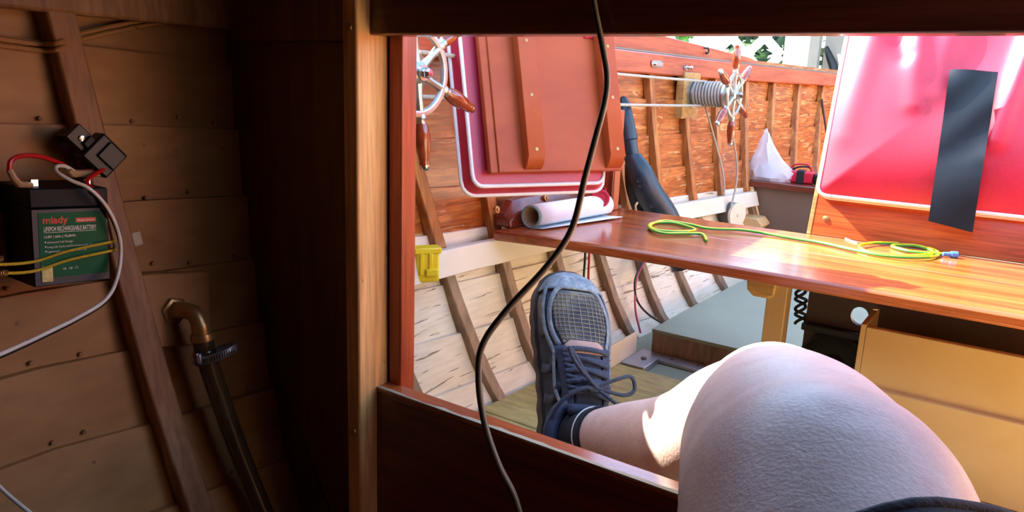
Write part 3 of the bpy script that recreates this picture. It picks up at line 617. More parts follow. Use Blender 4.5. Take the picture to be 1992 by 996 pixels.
# strut, block and coiled lead under the bench
st = PY(1520, 575, 1.30)
tag(MB().box((st.x-.020, 1.28, -.5795), (st.x+.014, 1.315, ZT-.020)).build('bench_strut', 'ochre_paint', bevel=.002), 'square ochre painted strut under the bench', 'strut')
bl = PY(1483, 560, 1.20); y0 = 1.185
pr = [(bl.x-.024, ZT-.020), (bl.x-.021, ZT-.045), (bl.x-.010, ZT-.054), (bl.x+.012, ZT-.054), (bl.x+.024, ZT-.050), (bl.x+.026, ZT-.020)]
tag(MB().prism([(x, y0, z) for x, z in pr], (0, .05, 0)).build('bench_cleat', 'oak_block', bevel=.004), 'rounded pale oak block under the front of the bench', 'block')
cl = thing('coiled_lead', 'black coiled lead hanging under the bench beside the strut', 'lead', PY(1556, 620, 1.33))
for ph, dx in ((0, 0), (math.pi*.8, .006)):
    pts = [PY(1557+10*math.sin(ph+k*.62)+dx*300*(1-k/24), 560+k*2.9, 1.335)+V3((0, .004*math.cos(k*.62), 0)) for k in range(25)]
    MB().tube(spline(pts, 3), .0028, 7).build('strand', 'black_wire', cl, smooth=60)
# dark board with a hole and the loudspeaker below it
yq = 1.38; h0 = PY(1672, 615, yq); xl = PY(1570, 600, yq).x; zt_ = ZT-.020
bd = thing('control_board', 'dark brown upright board with a round hole under the bench', 'board', (xl+.1, yq, -.58))
b = MB(); n = 24; outer = []
xr_ = xl+.5; zb_ = -.579
for k in range(n):
    a = 2*math.pi*k/n; c_, s_ = math.cos(a), math.sin(a)
    tx = (xr_-h0.x)/c_ if c_ > 1e-6 else ((xl-h0.x)/c_ if c_ < -1e-6 else 1e9); tz = (zt_-h0.z)/s_ if s_ > 1e-6 else ((zb_-h0.z)/s_ if s_ < -1e-6 else 1e9)
    t_ = min(tx, tz); outer.append(V3((h0.x+c_*t_, yq, h0.z+s_*t_)))
inner = [V3((h0.x+.0145*math.cos(2*math.pi*k/n), yq, h0.z+.0165*math.sin(2*math.pi*k/n))) for k in range(n)]
q = V3((0, .012, 0)); vs = outer+inner+[p+q for p in outer]+[p+q for p in inner]; fs = []
for k in range(n):
    l = (k+1) % n; fs += [(k, l, n+l, n+k), (2*n+l, 2*n+k, 3*n+k, 3*n+l), (n+k, n+l, 3*n+l, 3*n+k), (l, k, 2*n+k, 2*n+l)]
b.add(vs, fs).build('panel', 'dark_brown_paint', bd, smooth=20)
sc_ = PY(1618, 712, yq-.02); spk = thing('loudspeaker', 'round black loudspeaker below the holed board behind the knee', 'speaker', (sc_.x, yq-.02, sc_.z-.075))
MB().lathe((sc_.x, yq-.002, sc_.z), (0, -1, 0), [(0, .06), (.016, .06), (.020, .055), (.016, .051), (.010, .046), (.004, .030), (.004, .018), (.010, .012), (.012, 0)], 40).build('cone', 'black_matte', spk)
MB().box((sc_.x-.06, yq-.022, sc_.z+.055), (sc_.x+.045, yq-.001, sc_.z+.068)).build('grille_bar', 'black_plastic', spk, bevel=.002)
# ochre locker under the bench
xb = PY(1684, 640, 1.235).x
lk = thing('locker', 'ochre painted locker of two overlapping boards under the bench', 'locker', (.2, 1.24, -.58))
MB().prism([(xb, 1.238, -.352), (.72, 1.238, -.352), (.72, 1.238, -.452), (xb, 1.238, -.452)], (0, .012, 0)).build('upper_board', 'ochre_paint', lk, bevel=.0015)
MB().prism([(xb-.002, 1.226, -.446), (.72, 1.226, -.446), (.72, 1.226, -.579), (xb-.002, 1.226, -.579)], (0, .0118, 0)).build('lower_board', 'ochre_paint', lk, bevel=.0015)
MB().box((xb-.008, 1.2385, -.579), (xb, 1.36, -.349)).build('side_board', 'ochre_paint', lk, bevel=.001)

# ---------------------------------------------------------------- cable hanging in the doorway
cp_ = [(1146, -60), (1158, 20), (1172, 90), (1181, 150), (1176, 200), (1158, 270), (1138, 345), (1112, 445), (1062, 520), (990, 598), (940, 668), (931, 735), (942, 820), (968, 900), (1000, 965), (1022, 1040)]
dp = np.linspace(.66, .60, len(cp_)); pts = [PD(x, y, d*.93) for (x, y), d in zip(cp_, dp)]
pts.insert(0, PD(1135, -160, .63)); pts.insert(0, PD(1120, -420, .62))
hc = thing('hanging_cable', 'black cable with a pale side hanging across the doorway', 'cable', pts[-1])
s8 = spline(pts, 10)
MB().tube(s8, .0026, 10).build('sheath', 'black_wire', hc, smooth=60)
MB().tube([p+V3((.0016, -.0010, -.0004)) for p in s8], .0017, 8).build('second_core', 'tan_sleeve', hc, smooth=60)

# ---------------------------------------------------------------- person: bent leg, shorts, sock and shoe
K, M_, T_, T2, HIP = PD(1505, 806, .675), PD(1540, 893, .56), PD(1580, 990, .465), PD(1612, 1120, .40), V3((.04, .12, -.36))
H = PD(1088, 945, 1.035); TT = PD(1106, 545, 1.13); d_ = (TT-H).normalized(); LS = (TT-H).length
mid = (H+TT)/2; n_ = (-mid).normalized(); n_ = (n_-d_*n_.dot(d_)).normalized(); w_ = d_.cross(n_); cr = V3(ROT[:, 0])
if w_.dot(cr) < 0: w_ = -w_
ro = math.radians(15); n_, w_ = n_*math.cos(ro)+w_*math.sin(ro), w_*math.cos(ro)-n_*math.sin(ro)
AN = H+d_*.056+n_*.097
ps = thing('person', 'person with bare bent leg, dark shorts and worn running shoe reaching over the doorway board', 'person', V3((AN.x, AN.y, H.z)))
b = MB()
def blob(path, rad, n=20):
    sp = spline(path, 6); rr = np.interp(np.linspace(0, len(path)-1, len(sp)), range(len(path)), rad); b.tube(sp, list(rr), n)
def ball(c, r, sq=(1, 1, 1)):
    c = V3(c); b.rings([[c+V3((r*sq[0]*math.sin(t)*math.cos(a), r*sq[1]*math.sin(t)*math.sin(a), r*sq[2]*math.cos(t))) for a in np.linspace(0, 2*math.pi, 21)[:-1]] for t in np.linspace(.05, math.pi-.05, 12)])
blob([K+(K-M_)*.05, K.lerp(M_, .5), M_, T_, T2, HIP], [.062, .076, .083, .083, .083, .10])
CF = K.lerp(AN, .38)+V3((0, .010, -.024)); C2 = K.lerp(AN, .70)+V3((0, .004, -.010))
blob([K, K.lerp(AN, .16), CF, C2, AN+(K-AN)*.12, AN, H+d_*.06+n_*.05], [.058, .057, .058, .045, .035, .034, .032])
ball(K, .067); ball(K.lerp(M_, .3)+V3(ROT[:, 1])*.004, .068)
ball(K.lerp(AN, .12)+V3((.0, -.0, .004)), .054)
leg = b.build('leg', 'skin', ps, smooth=180)
md = leg.modifiers.new('fuse', 'REMESH'); md.mode = 'VOXEL'; md.voxel_size = .0045; md.use_smooth_shade = True
md = leg.modifiers.new('soften', 'SMOOTH'); md.factor = .6; md.iterations = 34
leg['label'] = 'bare pale leg bent at the knee'
# shorts: leg of the garment round the thigh, its hem slanting
sp = spline([T2.lerp(HIP, .10), T2.lerp(HIP, .25), T2.lerp(HIP, .5), HIP], 5); dh = (sp[1]-sp[0]).normalized(); u_ = dh.orthogonal().normalized(); v_ = dh.cross(u_)
R = []; hem = []
for k, c in enumerate(sp):
    r_ = .094+.022*k/len(sp); fade = max(0, 1-k/8); ring = []
    for a in np.linspace(0, 2*math.pi, 49)[:-1]:
        q = u_*math.cos(a)+v_*math.sin(a); ring.append(c+q*(r_+.0015*math.sin(a*9))-dh*(.55*r_*q.dot(cr)*fade))
    R.append(ring)
MB().rings(R, cap=False).build('shorts', 'shorts_black', ps, smooth=60, solid=.002, label='dark ribbed shorts')
MB().tube(R[0], .003, 8, True).build('hem', 'shorts_black', ps, smooth=60)
# shoe
def hw(s): return float(np.interp(s, [0, .04, .12, .3, .5, .7, .82, .9, .955, .985, 1], [.012, .026, .034, .037, .043, .051, .0505, .044, .033, .020, .006]))
def hh(s): return float(np.interp(s, [0, .06, .2, .32, .42, .55, .68, .8, .9, .96, 1], [.050, .080, .090, .090, .084, .070, .058, .049, .041, .031, .012]))
def bend(s): return .006*math.sin(s*math.pi)-.010*s*s
SB = .024
def S(s, t, off=0.0):           # s heel to toe, t -1 left to 1 right
    a = math.pi*(1-(t+1)/2); c_, s_ = math.cos(a), math.sin(a)
    x = (hw(s)+off)*math.copysign(abs(c_)**.75, c_); z = SB+(hh(s)+off)*max(s_, 0)**.7
    return H+d_*(s*LS)+w_*(x+bend(s))+n_*z
R = [[S(s, t) for t in np.linspace(-1, 1, 31)]+[H+d_*(s*LS)+w_*bend(s)+n_*(SB-.004)] for s in list(np.linspace(0, .9, 34))+[.92, .94, .955, .97, .98, .99, 1]]
shoe = MB().rings(R).build('shoe', 'shoe_fabric', ps, smooth=60, label='worn grey and navy running shoe, toe up')
# sole: wavy sided, with tread lugs
R = []
for s in list(np.linspace(0, 1, 40)):
    g = hw(s)+.004+.0012*math.sin(s*60); zt2 = SB+.004+.004*math.sin(s*9); o_ = H+d_*(s*(LS+.008)-.004)+w_*bend(s)
    lift = .010*max(0, (s-.75)/.25)**2
    R.append([o_-w_*g*.9+n_*lift, o_-w_*(g+.002)+n_*(lift+.010), o_-w_*g+n_*zt2, o_+w_*g+n_*zt2, o_+w_*(g+.002)+n_*(lift+.010), o_+w_*g*.9+n_*lift])
MB().rings(R).build('sole', 'shoe_sole', shoe, smooth=50)
for k in range(11):
    s = .1+.08*k; o_ = H+d_*(s*LS)+w_*bend(s)
    for sg in (-1, 1): MB().obox(o_+w_*sg*(hw(s)*.8)+n_*(.003), w_*.010, d_*.006, n_*.006).build('tread_lug', 'shoe_sole', shoe, bevel=.0015)
def patch(name, m, bounds, off=.0016, ns=14, nt=10, parent=None):   # bounds: (s, t_left, t_right) rows
    ss = np.linspace(bounds[0][0], bounds[-1][0], ns); G = []
    for s in ss:
        a = np.interp(s, [q[0] for q in bounds], [q[1] for q in bounds]); c_ = np.interp(s, [q[0] for q in bounds], [q[2] for q in bounds])
        G.append([S(s, t, off) for t in np.linspace(a, c_, nt)])
    return MB().grid(G).build(name, m, parent or shoe, solid=.0016, smooth=60)
def ribbon(name, m, uv, wd, off=.002, th=.0016):
    P = [S(s, t, off) for s, t in uv]; sp = spline(P, 6); uv2 = spline([V3((s, t, 0)) for s, t in uv], 6)
    L_, R_ = [], []
    for k, p in enumerate(sp):
        t = (sp[min(k+1, len(sp)-1)]-sp[max(k-1, 0)]).normalized(); q = uv2[k]; nn = (S(q.x, q.y, .02)-S(q.x, q.y, 0)).normalized(); sd = t.cross(nn).normalized()
        L_.append(p+sd*wd/2); R_.append(p-sd*wd/2)
    return MB().grid([L_, sp, R_]).build(name, m, shoe, solid=th, smooth=60)
patch('toe_cap', 'shoe_grey', [(.885, -.96, .96), (.95, -.97, .97), (.995, -.97, .97)], .0020, nt=26)
patch('vamp_mesh', 'shoe_mesh', [(.60, -.30, .34), (.70, -.42, .44), (.80, -.44, .44), (.875, -.30, .30)], .0012, nt=22, ns=26)
# raised strands of the mesh
for k in range(13):
    s = .615+.02*k; a = np.interp(s, [.6, .7, .8, .875], [.30, .42, .44, .30]); ribbon('mesh_strand', 'shoe_mesh_bar', [(s, t) for t in np.linspace(-a, a, 7)], .0013, .0024, .0008)
for k in range(11):
    t = -.38+.076*k; lim = .86 if abs(t) < .31 else .82; ribbon('mesh_strand', 'shoe_mesh_bar', [(s, t) for s in np.linspace(.62 if abs(t) < .3 else .68, lim, 7)], .0011, .0024, .0008)
patch('throat_tab', 'shoe_tan', [(.565, -.30, .30), (.60, -.30, .30), (.625, -.17, .17)], .0034, nt=12)
for sg in (-1, 1):
    patch('eyestay', 'shoe_navy', [(.30, *sorted((sg*.24, sg*.46))), (.45, *sorted((sg*.24, sg*.48))), (.60, *sorted((sg*.27, sg*.50)))], .0034)
    ribbon('overlay_strip', 'shoe_grey', [(.60, sg*.40), (.68, sg*.50), (.78, sg*.50), (.87, sg*.36), (.91, sg*.15)], .007, .0026)
    ribbon('overlay_strip', 'shoe_grey', [(.90, sg*.62), (.80, sg*.66), (.68, sg*.66), (.56, sg*.52)], .006, .0026)
    ribbon('overlay_strip', 'shoe_navy', [(.55, sg*.50), (.50, sg*.72), (.52, sg*.94)], .012, .0026)
    ribbon('overlay_strip', 'shoe_navy', [(.42, sg*.50), (.36, sg*.72), (.38, sg*.94)], .012, .0026)
    ribbon('overlay_strip', 'shoe_grey', [(.30, sg*.46), (.40, sg*.62), (.50, sg*.60), (.58, sg*.52)], .005, .0032)
    patch('side_mesh', 'shoe_mesh', [(.66, *sorted((sg*.68, sg*.86))), (.74, *sorted((sg*.68, sg*.88))), (.86, *sorted((sg*.70, sg*.86)))], .0012)
# tongue with padded end, collar
patch('tongue', 'shoe_fabric', [(.26, -.22, .22), (.40, -.22, .22), (.60, -.22, .22)], .0022)
ctr = [H+d_*(.10*LS)+n_*.108]
tg = [S(.30, t, .010) for t in np.linspace(-.30, .34, 9)]
MB().tube(spline(tg, 4), .0085, 10).build('tongue_pad', 'shoe_navy', shoe, smooth=60)
ca = (K-AN).normalized(); cu_ = (w_-ca*w_.dot(ca)).normalized(); cv_ = ca.cross(cu_)
cc = AN+ca*(-.004); ring = [cc+cu_*.043*math.cos(a)+cv_*.050*math.sin(a) for a in np.linspace(0, 2*math.pi, 33)[:-1]]
MB().tube(ring, .010, 10, True).build('collar', 'shoe_navy', shoe, smooth=60)
R = []
for k, (q, r0) in enumerate(((0, 1.0), (.35, 1.03), (.7, 1.0), (1, .95))):
    base = H+d_*(.16*LS)+n_*(SB+.05); c2 = base.lerp(cc, q)
    R.append([c2+(cu_*.047*math.cos(a)+cv_*.054*math.sin(a))*r0 for a in np.linspace(0, 2*math.pi, 33)[:-1]])
MB().rings(R).build('ankle_padding', 'shoe_navy', shoe, smooth=60)
# laces: bars and crosses, bow
def lace(uv, off=.006, wd=.0065): return ribbon('lace', 'lace', uv, wd, off, .0022)
for k, s in enumerate((.575, .525, .475, .425, .375)):
    lace([(s, -.34), (s+.008, -.15), (s+.010, .0), (s+.006, .16), (s, .36)], .0065)
for k in range(4):
    s = .555-.05*k; lace([(s, -.33), (s-.022, 0), (s-.045, .33)], .0085, .0055)
kn = S(.40, .02, .016)
MB().obox(kn, w_*.010, d_*.006, n_*.005).build('lace_knot', 'lace', shoe, bevel=.003)
def loop(pts): MB().tube(spline([kn+w_*a+d_*c_+n_*e for a, c_, e in pts], 7), .0026, 8).build('lace', 'lace', shoe, smooth=60)
loop([(0, 0, .002), (.025, .012, .008), (.046, .018, .006), (.052, .002, .002), (.036, -.006, .002), (.0, 0, .004)])
loop([(0, 0, .002), (-.018, .018, .010), (-.034, .040, .012), (-.040, .046, .012), (-.030, .026, .014), (0, 0, .004)])
loop([(0, 0, .002), (.02, -.014, .006), (.045, -.030, .002), (.062, -.052, -.012)])
loop([(0, 0, .002), (-.022, -.004, .006), (-.044, -.022, -.004), (-.054, -.046, -.018)])
# sock
sp = spline([H+d_*.06+n_*.07, AN, AN.lerp(K, .10), AN.lerp(K, .155)], 5); MB().tube(sp, [.037]*len(sp), 28).build('sock', 'sock_black', ps, smooth=60, label='short black ribbed sock')
sk = bpy.data.objects['sock']; rc_ = AN.lerp(K, .12)
lp = [rc_+(cu_*math.cos(a)+cv_*math.sin(a))*.0376 for a in np.linspace(0, 2*math.pi, 41)[:-1]]
MB().tube(lp, .0009, 6, True).build('stripe', 'print_white', sk)
MB().tube([AN.lerp(K, .155)+(cu_*math.cos(a)+cv_*math.sin(a))*.0360 for a in np.linspace(0, 2*math.pi, 41)[:-1]], .0018, 6, True).build('welt', 'sock_black', sk)
# ---------------------------------------------------------------- battery on the cabin side
BXF = -.757; ro = math.radians(-4.5)
b1 = V3((0, math.cos(ro), math.sin(ro))); b2 = V3((0, -math.sin(ro)*.6, math.cos(ro))).normalized(); b3 = V3((1, 0, 0))
BC = V3((BXF, .304, -.2075))          # lower left of the label face
BW, BH, BD = .0715, .0945, .076
bat = thing('battery', 'black rechargeable battery with green label strapped to the cabin side', 'battery', BC+b1*BW/2-b3*BD/2)
def bbox(u0, u1, v0, v1, d0, d1): return MB().obox(BC+b1*(u0+u1)/2+b2*(v0+v1)/2+b3*(d0+d1)/2, b1*(u1-u0)/2, b2*(v1-v0)/2, b3*(d1-d0)/2)
bbox(0, BW, 0, BH*.795, -BD, 0).build('case', 'battery_case', bat, bevel=.0012)
bbox(-.0004, BW+.0004, BH*.80, BH, -BD-.0004, .0004).build('lid', 'battery_case', bat, bevel=.0014)
for u in (.010, .058): bbox(u-.003, u+.003, BH, BH+.007, -.012, -.0112).build('terminal', 'chrome', bat)
bbox(.001, BW-.001, .001, BH*.785, .0, .0004).build('label_backing', 'battery_label_grey', bat)
lb = bbox(.006, BW-.0025, .008, BH*.755, .0005, .0008).build('label', 'label_green', bat, label='green printed label')
def text(s, m, u, v, width=None, size=.005, align='LEFT', bold=0, parent=lb, name='lettering', height=None):
    cu = bpy.data.curves.new('t', 'FONT'); cu.body = s; cu.size = 1; cu.offset = bold; cu.align_x = align
    o = bpy.data.objects.new('t', cu); COL.objects.link(o); dg = bpy.context.evaluated_depsgraph_get()
    me = bpy.data.meshes.new_from_object(o.evaluated_get(dg)); bpy.data.objects.remove(o)
    P = np.array([v_.co[:] for v_ in me.vertices]); F = [tuple(p.vertices) for p in me.polygons]; bpy.data.meshes.remove(me)
    w0 = P[:, 0].max()-P[:, 0].min(); k = width/w0 if width else size; kv = k
    if height: kv = height/(P[:, 1].max()-min(0, P[:, 1].min()))
    return MB().add([BC+b1*(u+(p[0]-P[:, 0].min())*k)+b2*(v+p[1]*kv)+b3*.00095 for p in P], F).build(name, m, parent, smooth=0)
text('miady', 'label_red', .010, .0610, width=.0225, bold=.018, name='brand_lettering')
bbox(.0400, .0590, .0610, .0652, .0008, .0009).build('model_badge', 'label_red', lb)
text('Model: LFP6AH', 'print_white', .0415, .0620, width=.0158)
text('LIFEPO4 RECHARGEABLE BATTERY', 'print_white', .0105, .0535, width=.0485, bold=.008, height=.0044)
bbox(.0105, .0590, .0520, .0524, .0008, .0009).build('rule', 'print_white', lb)
text('12.8V | 6Ah | 76.8Wh', 'print_white', .0105, .0470, width=.0285, bold=.01)
for i, s in enumerate(('Advanced Cell Design', 'Long Life Cycle and Environmentally Friendly', 'Lightweight and Longer Cycle Life')):
    text(s, 'print_white', .0128, .0418-.0045*i, width=(.0235, .0475, .036)[i]); MB().lathe(BC+b1*.0114+b2*(.0431-.0045*i)+b3*.0008, b3, [(0, .0007), (.0001, .0007), (.0001, 0)], 10).build('bullet', 'print_white', lb)
text('UL   CE', 'print_white', .0262, .0150, width=.0085, bold=.01)
for k in range(3):
    a = math.pi/2+k*2*math.pi/3; c = BC+b1*.0385+b2*.0162+b3*.0008; c2 = c+(b1*math.cos(a)+b2*math.sin(a))*.0009
    tdir = (-b1*math.sin(a)+b2*math.cos(a)); MB().prism([c2-tdir*.0009, c2+tdir*.0004, c2+(b1*math.cos(a)+b2*math.sin(a))*.0007], b3*.0001).build('recycling_mark', 'print_white', lb, smooth=0)
bbox(.0068, .0165, .0045, .0200, .0009, .0011).build('hologram_sticker', 'hologram', lb)
# elastic cords over the battery
def bp(u, v, d): return BC+b1*u+b2*v+b3*d
def elastic(pts, label): 
    return tube('stretch', 'yellow_cord', pts, .0016, n=8, sp=6)
ec = thing('elastic_cord', 'doubled yellow elastic cord stretched across the battery front', 'cord', bp(.03, .02, .004))
hk = PH(216, 478, .040)
for py, vv in ((470, .0335), (486, .0245)):
    a = PH(-40, py+46, .085); c = PH(216, py, .040)
    MB().tube(spline([a, bp(-.004, vv-.008, .0035), bp(.03, vv, .0036), bp(BW+.002, vv+.006, .003), c+V3((0, 0, 0))], 6), .0015, 8).build('strand', 'yellow_cord', ec, smooth=60)
tube('hook', 'chrome', [PH(212, 488, .042), PH(220, 484, .036), PH(221, 474, .036), PH(213, 472, .042)], .0012, ec)
for px, py in ((-6, 505), (4, 533)):
    q0, q1 = PH(px-22, py+4, .086), PH(px+8, py-2, .088)
    MB().tube([q0.lerp(q1, k/48)+(UP*math.cos(k*.9)+V3((.6, -.8, 0))*math.sin(k*.9))*.0026 for k in range(49)], .0008, 6).build('spring_hook', 'brass', ec, smooth=60)
# fuse holder
fc = PH(196, 302, .050); f1 = V3((0, math.cos(math.radians(42)), math.sin(math.radians(42)))); f2 = V3((0, -f1.z, f1.y)); f3 = V3((1, 0, 0))
fu = thing('fuse_holder', 'black fuse holder with screw lug hanging beside the rib', 'fuse', fc-UP*.03)
MB().obox(fc, f1*.0165, f2*.017, f3*.0095).build('housing', 'black_plastic', fu, bevel=.002)
MB().obox(fc+f1*.004-f2*.004+f3*.0105, f1*.010, f2*.011, f3*.002).build('cover', 'black_plastic', fu, bevel=.001)
MB().obox(fc+f2*.0265-f1*.002, f1*.0095, f2*.0115, f3*.003).build('lug', 'black_plastic', fu, bevel=.001)
MB().lathe(fc+f2*.0265-f1*.002+f3*.003, f3, [(0, .0032), (.0015, .0028), (.002, 0)], 12).build('screw', 'chrome', fu)
MB().obox(fc+f2*.019, f1*.006, f2*.004, f3*.007).build('clip', 'black_matte', fu, bevel=.001)
MB().obox(fc+f2*.0265-f1*.002-f3*.02, f1*.005, f2*.005, f3*.017).build('standoff', 'black_matte', fu)
tube('red_lead', 'red_wire', [fc-f2*.015-f1*.004, PH(150, 334, .052), PH(118, 318, .058), PH(80, 305, .064), PH(45, 303, .068), PH(22, 312, .072), PH(18, 332, .072)], .0022, fu)
MB().tube([PH(18, 330, .072), PH(26, 345, .072), PH(36, 358, .072), BC+b1*.006+b2*(BH+.002)-b3*.011], [.003, .0032, .0034, .003], 8).build('terminal_sleeve', 'tan_sleeve', fu)
MB().tube([fc-f2*.017-f1*.010, PH(140, 338, .056), PH(132, 330, .060)], [.003, .0042, .003], 8).build('terminal_sleeve', 'tan_sleeve', fu)
tube('red_lead', 'red_wire', [fc-f2*.016+f1*.004, PH(170, 350, .065), PH(186, 374, .075), PH(204, 400, .080), PH(211, 422, .075)], .0022, fu)
MB().tube([PH(211, 420, .075), PH(217, 442, .06), PH(222, 470, .048)], [.0028, .0038, .003], 8).build('terminal_sleeve', 'tan_sleeve', fu)
# pale lead looping over the battery and away to the left
pw = [(148, 336), (128, 324), (110, 324), (112, 336), (140, 352), (172, 366), (204, 398), (226, 440), (235, 485), (228, 540), (205, 583), (150, 618), (90, 648), (30, 676), (-60, 715)]
ow = [.055, .062, .07, .078, .085, .09, .09, .085, .08, .085, .095, .10, .11, .12, .14]
wwt = thing('paired_lead', 'pale lead with a dark twin looping around the right side of the battery', 'wire', PH(-60, 715, .14))
s8 = spline([PH(x, y, d) for (x, y), d in zip(pw, ow)], 8)
MB().tube(s8, .0019, 8).build('white_core', 'white_wire', wwt, smooth=60)
MB().tube([p+V3((-.0012, .0002, -.0024)) for p in s8[40:]], .0018, 8).build('dark_core', 'black_wire', wwt, smooth=60)
tag(tube('white_lead', 'white_wire', [PD(-40, 905, .60), PD(0, 948, .60), PD(30, 975, .60), PD(80, 1015, .60)], .0016), 'thin white lead crossing the lower left corner', 'wire')
# small clear tab
c = PH(257, 468, .020); tag(MB().obox(c, V3((.0006, .011, .002)), V3((0, -.0015, .008)), V3((.0008, 0, 0))).build('clear_tab', 'clear_plastic', bevel=.0008), 'small clear plastic tab stuck to the plank beside the battery', 'tab')
# painted cable pair along the top
for dz, lb_ in ((0, 'upper of the cream cable pair along the top of the cabin side'), (.006, 'lower of the cream cable pair along the top of the cabin side')):
    pts = [PH(-60, 66, .012), PH(0, 76, .012), PH(80, 86, .014), PH(112, 84, .034), PH(142, 70, .016), PH(200, 55, .012), PH(275, 40, .012), PH(330, 30, .012)]
    tag(tube('plank_cable', 'plank_cabin', [p-V3((0, 0, dz)) for p in pts], .0026), lb_, 'cable', 'cables along the cabin side')

# ---------------------------------------------------------------- drain fitting and hose
hp = [PH(243, 536, .018), PH(407, 528, .018), PH(412, 668, .018), PH(276, 680, .018)]
pd_ = thing('fitting_pad', 'square wooden pad with a screw on the cabin side', 'pad', sum(hp, V3((0, 0, 0)))/4-V3((0, 0, .05)))
MB().prism(hp, (-.022, 0, 0)).build('board', 'plank_cabin', pd_, bevel=.002)
for px, py in ((287, 647), (272, 552)):
    MB().lathe(PH(px, py, .018), (1, 0, 0), [(-.001, .0055), (.0012, .005), (.0016, .002), (.0012, 0)], 14).build('screw', 'rib_cabin', pd_)
E0, E1 = PH(338, 604, .019), PH(356, 600, .055)
el = thing('brass_elbow', 'brass elbow fitting coming out of the wooden pad', 'fitting', E0-UP*.03)
MB().lathe(E0, (1, 0, 0), [(0, .017), (.004, .017), (.006, .012), (.010, .012)], 6).build('flange', 'brass', el, bevel=.001)
ep = spline([E0+V3((.006, 0, 0)), E0+V3((.020, .001, .004)), E0+V3((.034, .004, .003)), E0+V3((.042, .006, -.008)), E0+V3((.044, .007, -.024))], 6)
MB().tube(ep, [.0095]*(len(ep)-6)+[.0105]*6, 18).build('elbow_body', 'brass', el, smooth=60)
ed = (ep[-1]-ep[-3]).normalized(); MB().lathe(ep[-1]-ed*.004, ed, [(0, .0125), (.003, .0132), (.008, .0132), (.010, .0105)], 20).build('collar', 'brass', el)
hs = [ep[-1]+ed*.002, ep[-1]+ed*.03+V3((0, .002, 0)), PX(425, 765, -.752), PX(462, 870, -.738), PX(508, 985, -.72), PX(560, 1110, -.69)]
ho = thing('drain_hose', 'brown rubber drain hose running down from the elbow', 'hose', hs[-1])
s8 = spline(hs, 10); MB().tube(s8, .0118, 20).build('hose', 'hose', ho, smooth=60)
kc = ep[-1]+ed*.022; MB().lathe(kc-ed*.006, ed, [(0, .0122), (.001, .0128), (.012, .0128), (.013, .0122)], 24).build('hose_end', 'hose', ho)
# clamp, loose: its band loops out to the right
cl_ = thing('hose_clamp', 'slotted steel hose clamp around the hose below the elbow', 'clamp', kc-UP*.01)
sd = V3(ROT[:, 0]); sd = (sd-ed*sd.dot(ed)).normalized(); fd = ed.cross(sd)
if fd.dot(-kc) < 0: fd = -fd
RX = .0225; cc_ = kc+sd*.015
band = [cc_+sd*RX*math.cos(a)+fd*.0170*math.sin(a)+ed*(-.006*math.cos(a)) for a in np.linspace(0, 2*math.pi, 49)[:-1]]
n = 48; vs = [p-ed*.005 for p in band]+[p+ed*.005 for p in band]
MB().add(vs, [(k, (k+1) % n, n+(k+1) % n, n+k) for k in range(n)]).build('band', 'aluminium', cl_, solid=.0008)
for k in range(3, 22):
    p = band[k]; out = (p-cc_).normalized(); t = (band[(k+1) % n]-band[k-1]).normalized()
    MB().obox(p+out*.0005, t*.0006, ed*.003, out*.0003).build('slot', 'black_matte', cl_)
sc0 = cc_-sd*(RX-.004)+fd*.012
MB().obox(sc0+fd*.003, sd*.006, ed*.0065, fd*.003).build('screw_housing', 'aluminium', cl_, bevel=.002)
MB().lathe(sc0+fd*.005-ed*.009, ed, [(0, .0034), (.004, .0034), (.005, .0026), (.016, .0026)], 6).build('worm_screw', 'chrome', cl_)

# ---------------------------------------------------------------- rivets and plugs of the cabin planks
rv = MB()
for k in range(1, 8):
    for y in np.arange(.20, .58, .052):
        for z0 in (lap(k, y)+.012, lap(k-1, y)-.020):
            if abs(y-.425) < .02: continue
            y2 = y+rng.normal(0, .006); z2 = z0+rng.normal(0, .003); rv.lathe((Bx(y2, z2)+.005, y2, z2), (1, 0, 0), [(-.002, .0026), (.0012, .0022), (.0016, .0)], 7)
rv.build('plank_rivets', 'rib_cabin', wl, kind='stuff')

# ---------------------------------------------------------------- beyond the boat: lattice fence, gate post, shed, shrubs
YF = 5.0; fz0, fz1 = -1.2, .62
lf = thing('lattice_fence', 'white diagonal lattice fence panel beyond the rail', 'fence', (-2.2, YF, fz0))
xl_, xr_ = -3.05, -1.42; wS = .055; pitch = .22
def clip(x0, s):        # diagonal through (x0, fz0) with slope s, clipped to the panel
    pts = []
    for x, z in ((xl_, fz0+s*(xl_-x0)), (xr_, fz0+s*(xr_-x0))):
        if fz0 <= z <= fz1: pts.append((x, z))
    for z in (fz0, fz1):
        x = x0+(z-fz0)/s
        if xl_ < x < xr_: pts.append((x, z))
    return sorted(pts)[:2] if len(pts) >= 2 else None
for s, yy in ((1, YF), (-1, YF+.012)):
    x = xl_-2.0
    while x < xr_+2.0:
        c = clip(x, s)
        if c and math.dist(*c) > .12:
            a, b_ = (V3((q[0], yy, q[1])) for q in c); t = (b_-a); m_ = (a+b_)/2; tn = t.normalized(); MB().obox(m_, t/2, tn.cross(V3((0, 1, 0)))*wS/2, V3((0, .005, 0))).build('slat', 'fence_white', lf)
        x += pitch
MB().box((xl_-.05, YF-.02, fz1-.02), (xr_+.02, YF+.03, fz1+.06)).build('top_rail', 'fence_white', lf)
MB().box((xl_-.05, YF-.02, fz0), (xl_+.03, YF+.03, fz1)).build('side_rail', 'fence_white', lf)
tag(MB().box((xr_+.03, YF-.05, fz0), (-1.262, YF+.06, fz1+.12)).build('fence_post', 'fence_white', bevel=.01), 'broad white post at the end of the lattice fence', 'post')
sh = thing('shed', 'grey shed wall with an open edge beyond the white post', 'shed', (0, 5.6, fz0))
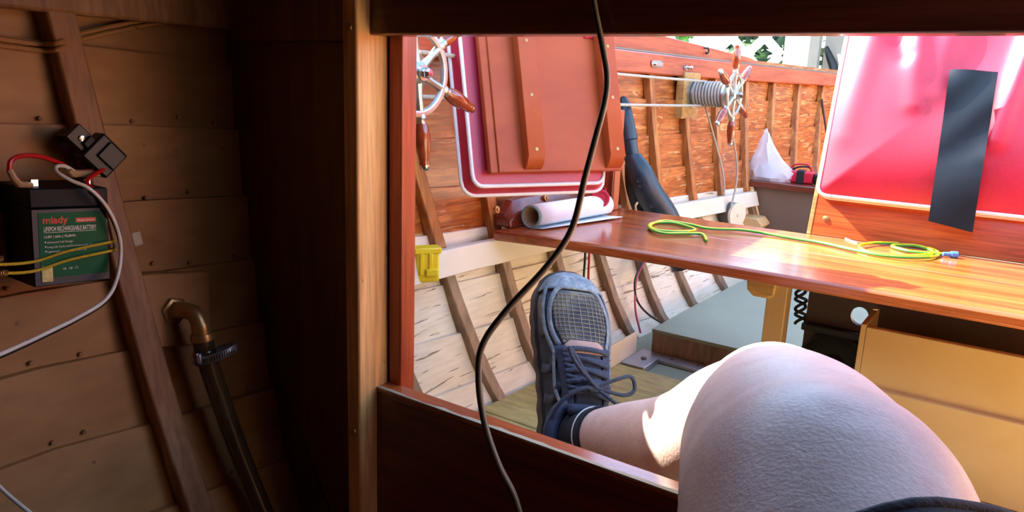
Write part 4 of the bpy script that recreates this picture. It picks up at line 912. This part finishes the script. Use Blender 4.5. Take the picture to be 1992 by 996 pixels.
MB().box((-1.345, 5.35, fz0), (-1.275, 5.42, 1.3)).build('corner_board', 'shed_grey', sh, bevel=.005)
MB().box((-1.275, 5.50, fz0), (2.6, 5.58, 1.3)).build('wall_panel', 'shed_grey', sh)
MB().box((-1.36, 5.30, 1.3), (2.7, 5.75, 1.38)).build('eave', 'shed_grey', sh)
p = PY(1622, 110, 5.42); t = thing('shed_tool', 'black slender tool leaning on the shed wall', 'tool', (p.x, 5.45, fz0))
MB().tube([PY(1606, 92, 5.44), PY(1620, 125, 5.43), PY(1634, 190, 5.42), V3((p.x+.30, 5.40, fz0))], [.018, .03, .02, .02], 8).build('shaft', 'black_plastic', t)
MB().tube([PY(1632, 106, 5.44), PY(1636, 130, 5.43)], [.012, .012], 8).build('grip', 'white_piping', t)
def shrub(c, h, r, n, label, m, seed):
    rg = np.random.default_rng(seed); o = thing('garden_shrub', label, 'shrub', c, 'shrubs behind the fence')
    MB().tube(spline([c, c+V3((.03, .02, h*.4)), c+V3((-.02, 0, h*.8))], 4), .02, 7).build('stem', 'stem', o)
    f = MB()
    for k in range(n):
        a = rg.uniform(0, 6.28); t_ = rg.uniform(0, 1); rr = r*math.sqrt(rg.uniform(0, 1))*(math.sin(math.pi*min(1, .12+.85*t_))**.6)
        q = c+V3((rr*math.cos(a), rr*math.sin(a), h*(.12+.9*t_))); d = V3(rg.normal(0, 1, 3)).normalized(); sdv = d.orthogonal().normalized(); L_ = rg.uniform(.06, .13)
        f.add([q, q+d*L_*.5+sdv*L_*.3, q+d*L_, q+d*L_*.5-sdv*L_*.3+d.cross(sdv)*L_*.1], [(0, 1, 2, 3)])
    f.build('foliage', m, o, kind='stuff', smooth=0)
shrub(V3((-4.0, 5.9, fz0)), 1.9, .50, 1800, 'leafy bright green shrub left of the lattice', 'leaf', 1)
shrub(V3((-2.75, 6.0, fz0)), 1.9, .50, 1800, 'mid green shrub behind the left of the lattice', 'leaf', 2)
shrub(V3((-1.75, 6.1, fz0)), 1.9, .50, 1800, 'darker green shrub behind the right of the lattice', 'dark_foliage', 3)
